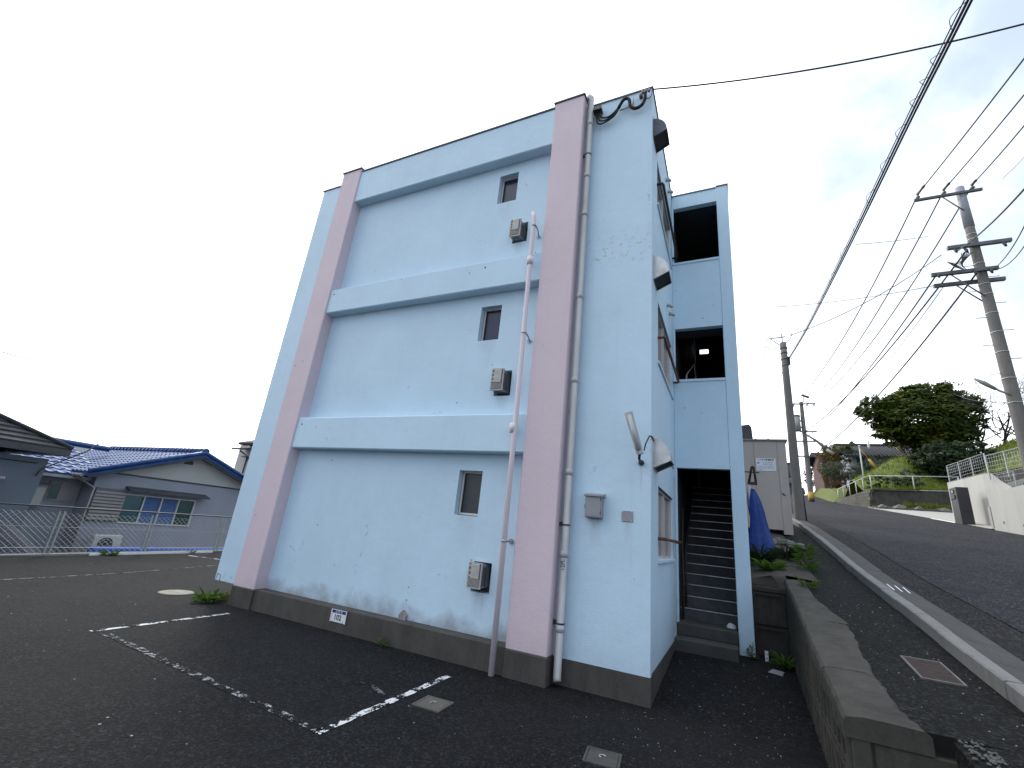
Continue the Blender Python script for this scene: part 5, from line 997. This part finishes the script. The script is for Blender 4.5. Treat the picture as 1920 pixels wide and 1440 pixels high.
# left wing of the same house, set back
wx = GX - .75
mb = MB(); mb.quad((wx, -2.2, zb), (wx, yl, zb), (wx, yl, 1.95), (wx, -2.2, 1.95)); mb.quad((wx, -2.2, zb), (wx - 6, -2.2, zb), (wx - 6, -2.2, 1.95), (wx, -2.2, 1.95)); mb.build('wing_wall', M_gwall, H2)
wr = MB(); wr.add([(wx + .5, -2.7, 1.88), (wx + .5, yl + .3, 1.88), (wx - 3, yl + .3, 3.02), (wx - 3, -1.0, 3.02)], [(0, 1, 2, 3)]).add([(wx + .5, -2.7, 1.88), (wx - 3, -1.0, 3.02), (wx - 6, -2.7, 1.88)], [(0, 1, 2)]); wr.build('wing_roof', M_btile, H2); MB().box((wx + .42, -2.7, 1.78), (wx + .5, yl + .3, 1.87)).build('wing_fascia', M_insul, H2)
wt = MB()
for r in range(10):
    t0, t1 = r / 10, (r + 1.05) / 10
    for c in range(18):
        y_ = -2.6 + c * .285; pa = V((wx + .5 - 3.5 * t0, y_, 1.88 + 1.14 * t0 + .05)); pb = V((wx + .5 - 3.5 * t1, y_, 1.88 + 1.14 * t1 + .02)); wv_ = V((0, .285, 0)); u3 = V((0, 0, .04))
        if y_ < -2.6 + 1.7 * t0: continue
        wt.add([pa, pa + wv_ * .3 + u3, pa + wv_ * .6, pa + wv_, pb, pb + wv_ * .3 + u3, pb + wv_ * .6, pb + wv_, pa - V((0, 0, .05)), pa + wv_ - V((0, 0, .05))], [(0, 1, 5, 4), (1, 2, 6, 5), (2, 3, 7, 6), (8, 9, 3, 2, 1, 0)])
q = wt.build('wing_tiles', M_btile, H2); q['kind'] = 'stuff'; MB().tube([(wx - 3, -1.1, 3.1), (wx - 3, yl + 1.6, 3.1)], .11, 8).build('wing_ridge', M_btile, H2)
# wing windows
ww = MB().box((wx + .0, 1.33, 1.06), (wx + .05, 2.12, 1.66)).build('window', M_shut, H2); MB().box((wx + .05, 1.36, 1.10), (wx + .056, 1.62, 1.63)).build('pane', M_green, ww)
for i in range(6): MB().box((wx + .05, 1.86, 1.10 + i * .092), (wx + .066, 2.10, 1.15 + i * .092)).build('shutter_slat', M_shut, ww)
MB().box((wx, 1.15, 1.78), (wx + .25, 2.0, 1.81)).build('awning', M_trim, H2); ww = MB().box((wx + .0, .75, .84), (wx + .18, 1.26, 1.52)).build('bay_window', M_shut, H2); MB().box((wx + .18, .98, .90), (wx + .186, 1.22, 1.42)).build('pane', M_cream, ww); MB().box((wx - .02, .62, 1.52), (wx + .3, 1.36, 1.56)).build('bay_roof', M_trim, ww)
AC = thing('air_conditioner', 'white outdoor air conditioner unit below the blue curtains', 'air conditioner', (GX + .4, 3.2, -.85))
MB().bev((GX + .25, 2.45, -.42), (GX + .55, 3.22, .16), .02).build('case', M_acw, AC); fc = V((GX + .552, 2.78, -.12)); MB().cyl(fc, fc + V((.004, 0, 0)), .215, 24).build('fan_opening', M_dark, AC)
gl = MB()
for r in (.215, .15, .08): gl.tube([fc + V((.01, math.cos(a) * r, math.sin(a) * r)) for a in np.linspace(0, 6.283, 25)], .006, 4)
gl.build('fan_guard', M_acw, AC)
for yy in (2.52, 3.08): MB().box((GX + .25, yy, -.95), (GX + .55, yy + .08, -.42)).build('foot', M_retain, AC)
tag(MB().bev((GX + 2.3, 1.60, -.95), (GX + 2.7, 5.6, -.01), .03).build('blue_sheet', M_tarp), 'long low heap under a bright blue sheet behind the fence', 'tarpaulin')
cv = MB(); vs = []
for j in range(9):
    t = j / 8
    for i in range(12):
        a = math.pi * i / 11; y_ = -2.4 + 3.0 * t; hh = (.35, .75, 1.15, 1.35, 1.38, 1.3, 1.1, .8, .5)[j]; vs.append((-15.2 + math.cos(a) * .5 * random.uniform(.9, 1.1), y_ + random.uniform(-.05, .05), -.95 + math.sin(a) * hh * 1.22))
cv.add(vs, [(j * 12 + i, j * 12 + i + 1, j * 12 + 13 + i, j * 12 + 12 + i) for j in range(8) for i in range(11)] + [tuple(range(12)), tuple(range(107, 95, -1))], False); tag(cv.build('covered_vehicle', M_dcover), 'small vehicle under a dark blue cover behind the fence', 'covered vehicle')
# slate house at the far left
H1 = thing('slate_house', 'slate-blue house with a dark sloped roof at the left edge', 'house', (-16, -4, -.9)); hx = -15.6
MB().box((hx - 6, -8, -.95), (hx, .0, 2.18)).build('wall', M_gwall2, H1)
ex, ey, ez = hx + .45, .22, 2.46; ap = V((hx - 3, -4.2, 4.45)); ap2 = V((hx - 3, -6, 4.45))
mb = MB(); mb.add([(ex, -8.5, ez), (ex, ey, ez), ap, ap2], [(0, 1, 2, 3)]).add([(ex, ey, ez), (hx - 6.5, ey, ez), ap], [(0, 1, 2)]).add([(ex, -8.5, ez - .16), (ex, ey, ez - .16), (ex, ey, ez), (ex, -8.5, ez)], [(0, 1, 2, 3)]).add([(ex, ey, ez - .16), (hx - 6.5, ey, ez - .16), (hx - 6.5, ey, ez), (ex, ey, ez)], [(0, 1, 2, 3)]).add([(ex, -8.5, ez - .16), (ex, ey, ez - .16), (hx - 6.5, ey, ez - .16), (hx - 6.5, -8.5, ez - .16)], [(0, 1, 2, 3)])
r1 = mb.build('roof', M_trim, H1); ct = MB(); nC = 16
for i in range(nC):
    t = i / nC; a = V((ex, -8.5, ez)).lerp(ap2, t); b2 = V((ex, ey, ez)).lerp(ap, t); u3 = V((0, 0, .03)); a2 = V((ex, -8.5, ez)).lerp(ap2, t + .9 / nC); b3 = V((ex, ey, ez)).lerp(ap, t + .9 / nC)
    ct.add([a + u3 * 1.6, b2 + u3 * 1.6, b3 + u3 * .4, a2 + u3 * .4, a, b2], [(0, 1, 2, 3), (4, 5, 1, 0)])
    a = V((hx - 6.5, ey, ez)).lerp(ap, t); a2 = V((hx - 6.5, ey, ez)).lerp(ap, t + .9 / nC); ct.add([a + u3 * 1.6, b2 + u3 * 1.6, b3 + u3 * .4, a2 + u3 * .4, a, b2], [(0, 3, 2, 1), (4, 0, 1, 5)])
q = ct.build('roof_courses', M_dtile, r1); q['kind'] = 'stuff'
MB().tube([(ex, ey, ez + .05), ap + V((0, 0, .08))], .06, 6).build('hip_ridge', M_dtile, r1)
MB().tube([(hx + .02, -6, 2.02), (hx + .02, -.2, 2.04)], .012, 5).build('wall_cable', M_black, H1); MB().bev((hx, -1.9, 1.55), (hx + .3, -.75, 1.62), .01).build('awning', M_shut, H1); MB().box((hx, -1.85, .5), (hx + .03, -.9, 1.4)).build('window', M_green, H1)
mb = MB().tube([(hx + .05, -.15, 1.72), (hx + .06, -.1, 1.9), (hx + .4, .55, 2.5), (hx + .45, .72, 2.75)], .018, 6); o = mb.build('service_mast', M_dark); tag(o, 'thin slanting service mast at the slate house corner', 'mast')
wire((hx + .44, .73, 2.76), on_x(468, 824, -26), .012, 'thin wire running level from the slate house mast to the block', .1); wire(on_x(0, 659, -20), on_x(205, 700, -26), .014, 'upper of two faint wires at the left edge of the sky', .1, None, 'faint wires in the left sky'); wire(on_x(0, 668, -20), on_x(205, 704, -26), .012, 'lower of two faint wires at the left edge of the sky', .1, None, 'faint wires in the left sky')
# tall house behind the block at left
q1 = on_x(456, 880, -26); H3 = thing('cream_tall_house', 'cream two-storey house half hidden behind the blue block', 'house', (-29, q1.y + 2, -.9)); y0 = q1.y
MB().box((-26.9, y0, -.95), (-26, y0 + 7, 5.0)).build('wall', M_cream, H3); za = on_x(440, 843, -26).z; zt_ = on_x(470, 828, -26).z
MB().prism([(-25.4, y0 - .9, za), (-25.4, y0 + .6, za + .30), (-25.4, y0 + .6, za + .42), (-25.4, y0 - .9, za + .10)], (-.9, 0, 0)).build('lower_roof', M_dtile, H3)
MB().prism([(-25.3, y0 - .05, za + .62), (-25.3, y0 + 3.6, za + 2.0), (-25.3, y0 + 7.3, za + .62), (-25.3, y0 + 7.3, za + .48), (-25.3, y0 - .05, za + .48)], (-1.8, 0, 0)).build('roof', M_dtile, H3)
MB().box((-25.99, y0 + .45, za - 1.75), (-25.95, y0 + 1.6, za - .35)).build('window', M_gl, H3); MB().tube([(-25.9, y0 - .6, za), (-25.9, y0 - .05, za - .25), (-25.9, y0 - .05, za - 2.6)], .045, 6).build('downpipe', M_dark, H3); MB().box((-25.98, y0 - .35, za - .34), (-25.6, y0 + 1.4, za - .28)).build('awning', M_trim, H3)
# distant wooded hills
mb = MB(); vs = []; k = 90
for i in range(k + 1):
    a = math.radians(-100 + 150 * i / k); R = 420; hgt = 22 + 9 * math.sin(i * .42) + 5 * math.sin(i * 1.13 + 1) + random.uniform(-1.2, 1.2); c_, s2 = math.sin(a), math.cos(a)
    vs += [(c_ * R, s2 * R, -2), (c_ * (R + 40), s2 * (R + 40), hgt * .6), (c_ * (R + 90), s2 * (R + 90), hgt), (c_ * (R + 240), s2 * (R + 240), -2)]
mb.add(vs, [(4 * i + j, 4 * i + 4 + j, 4 * i + 5 + j, 4 * i + 1 + j) for i in range(k) for j in range(3)], True); struct(mb.build('hills', M_hill))
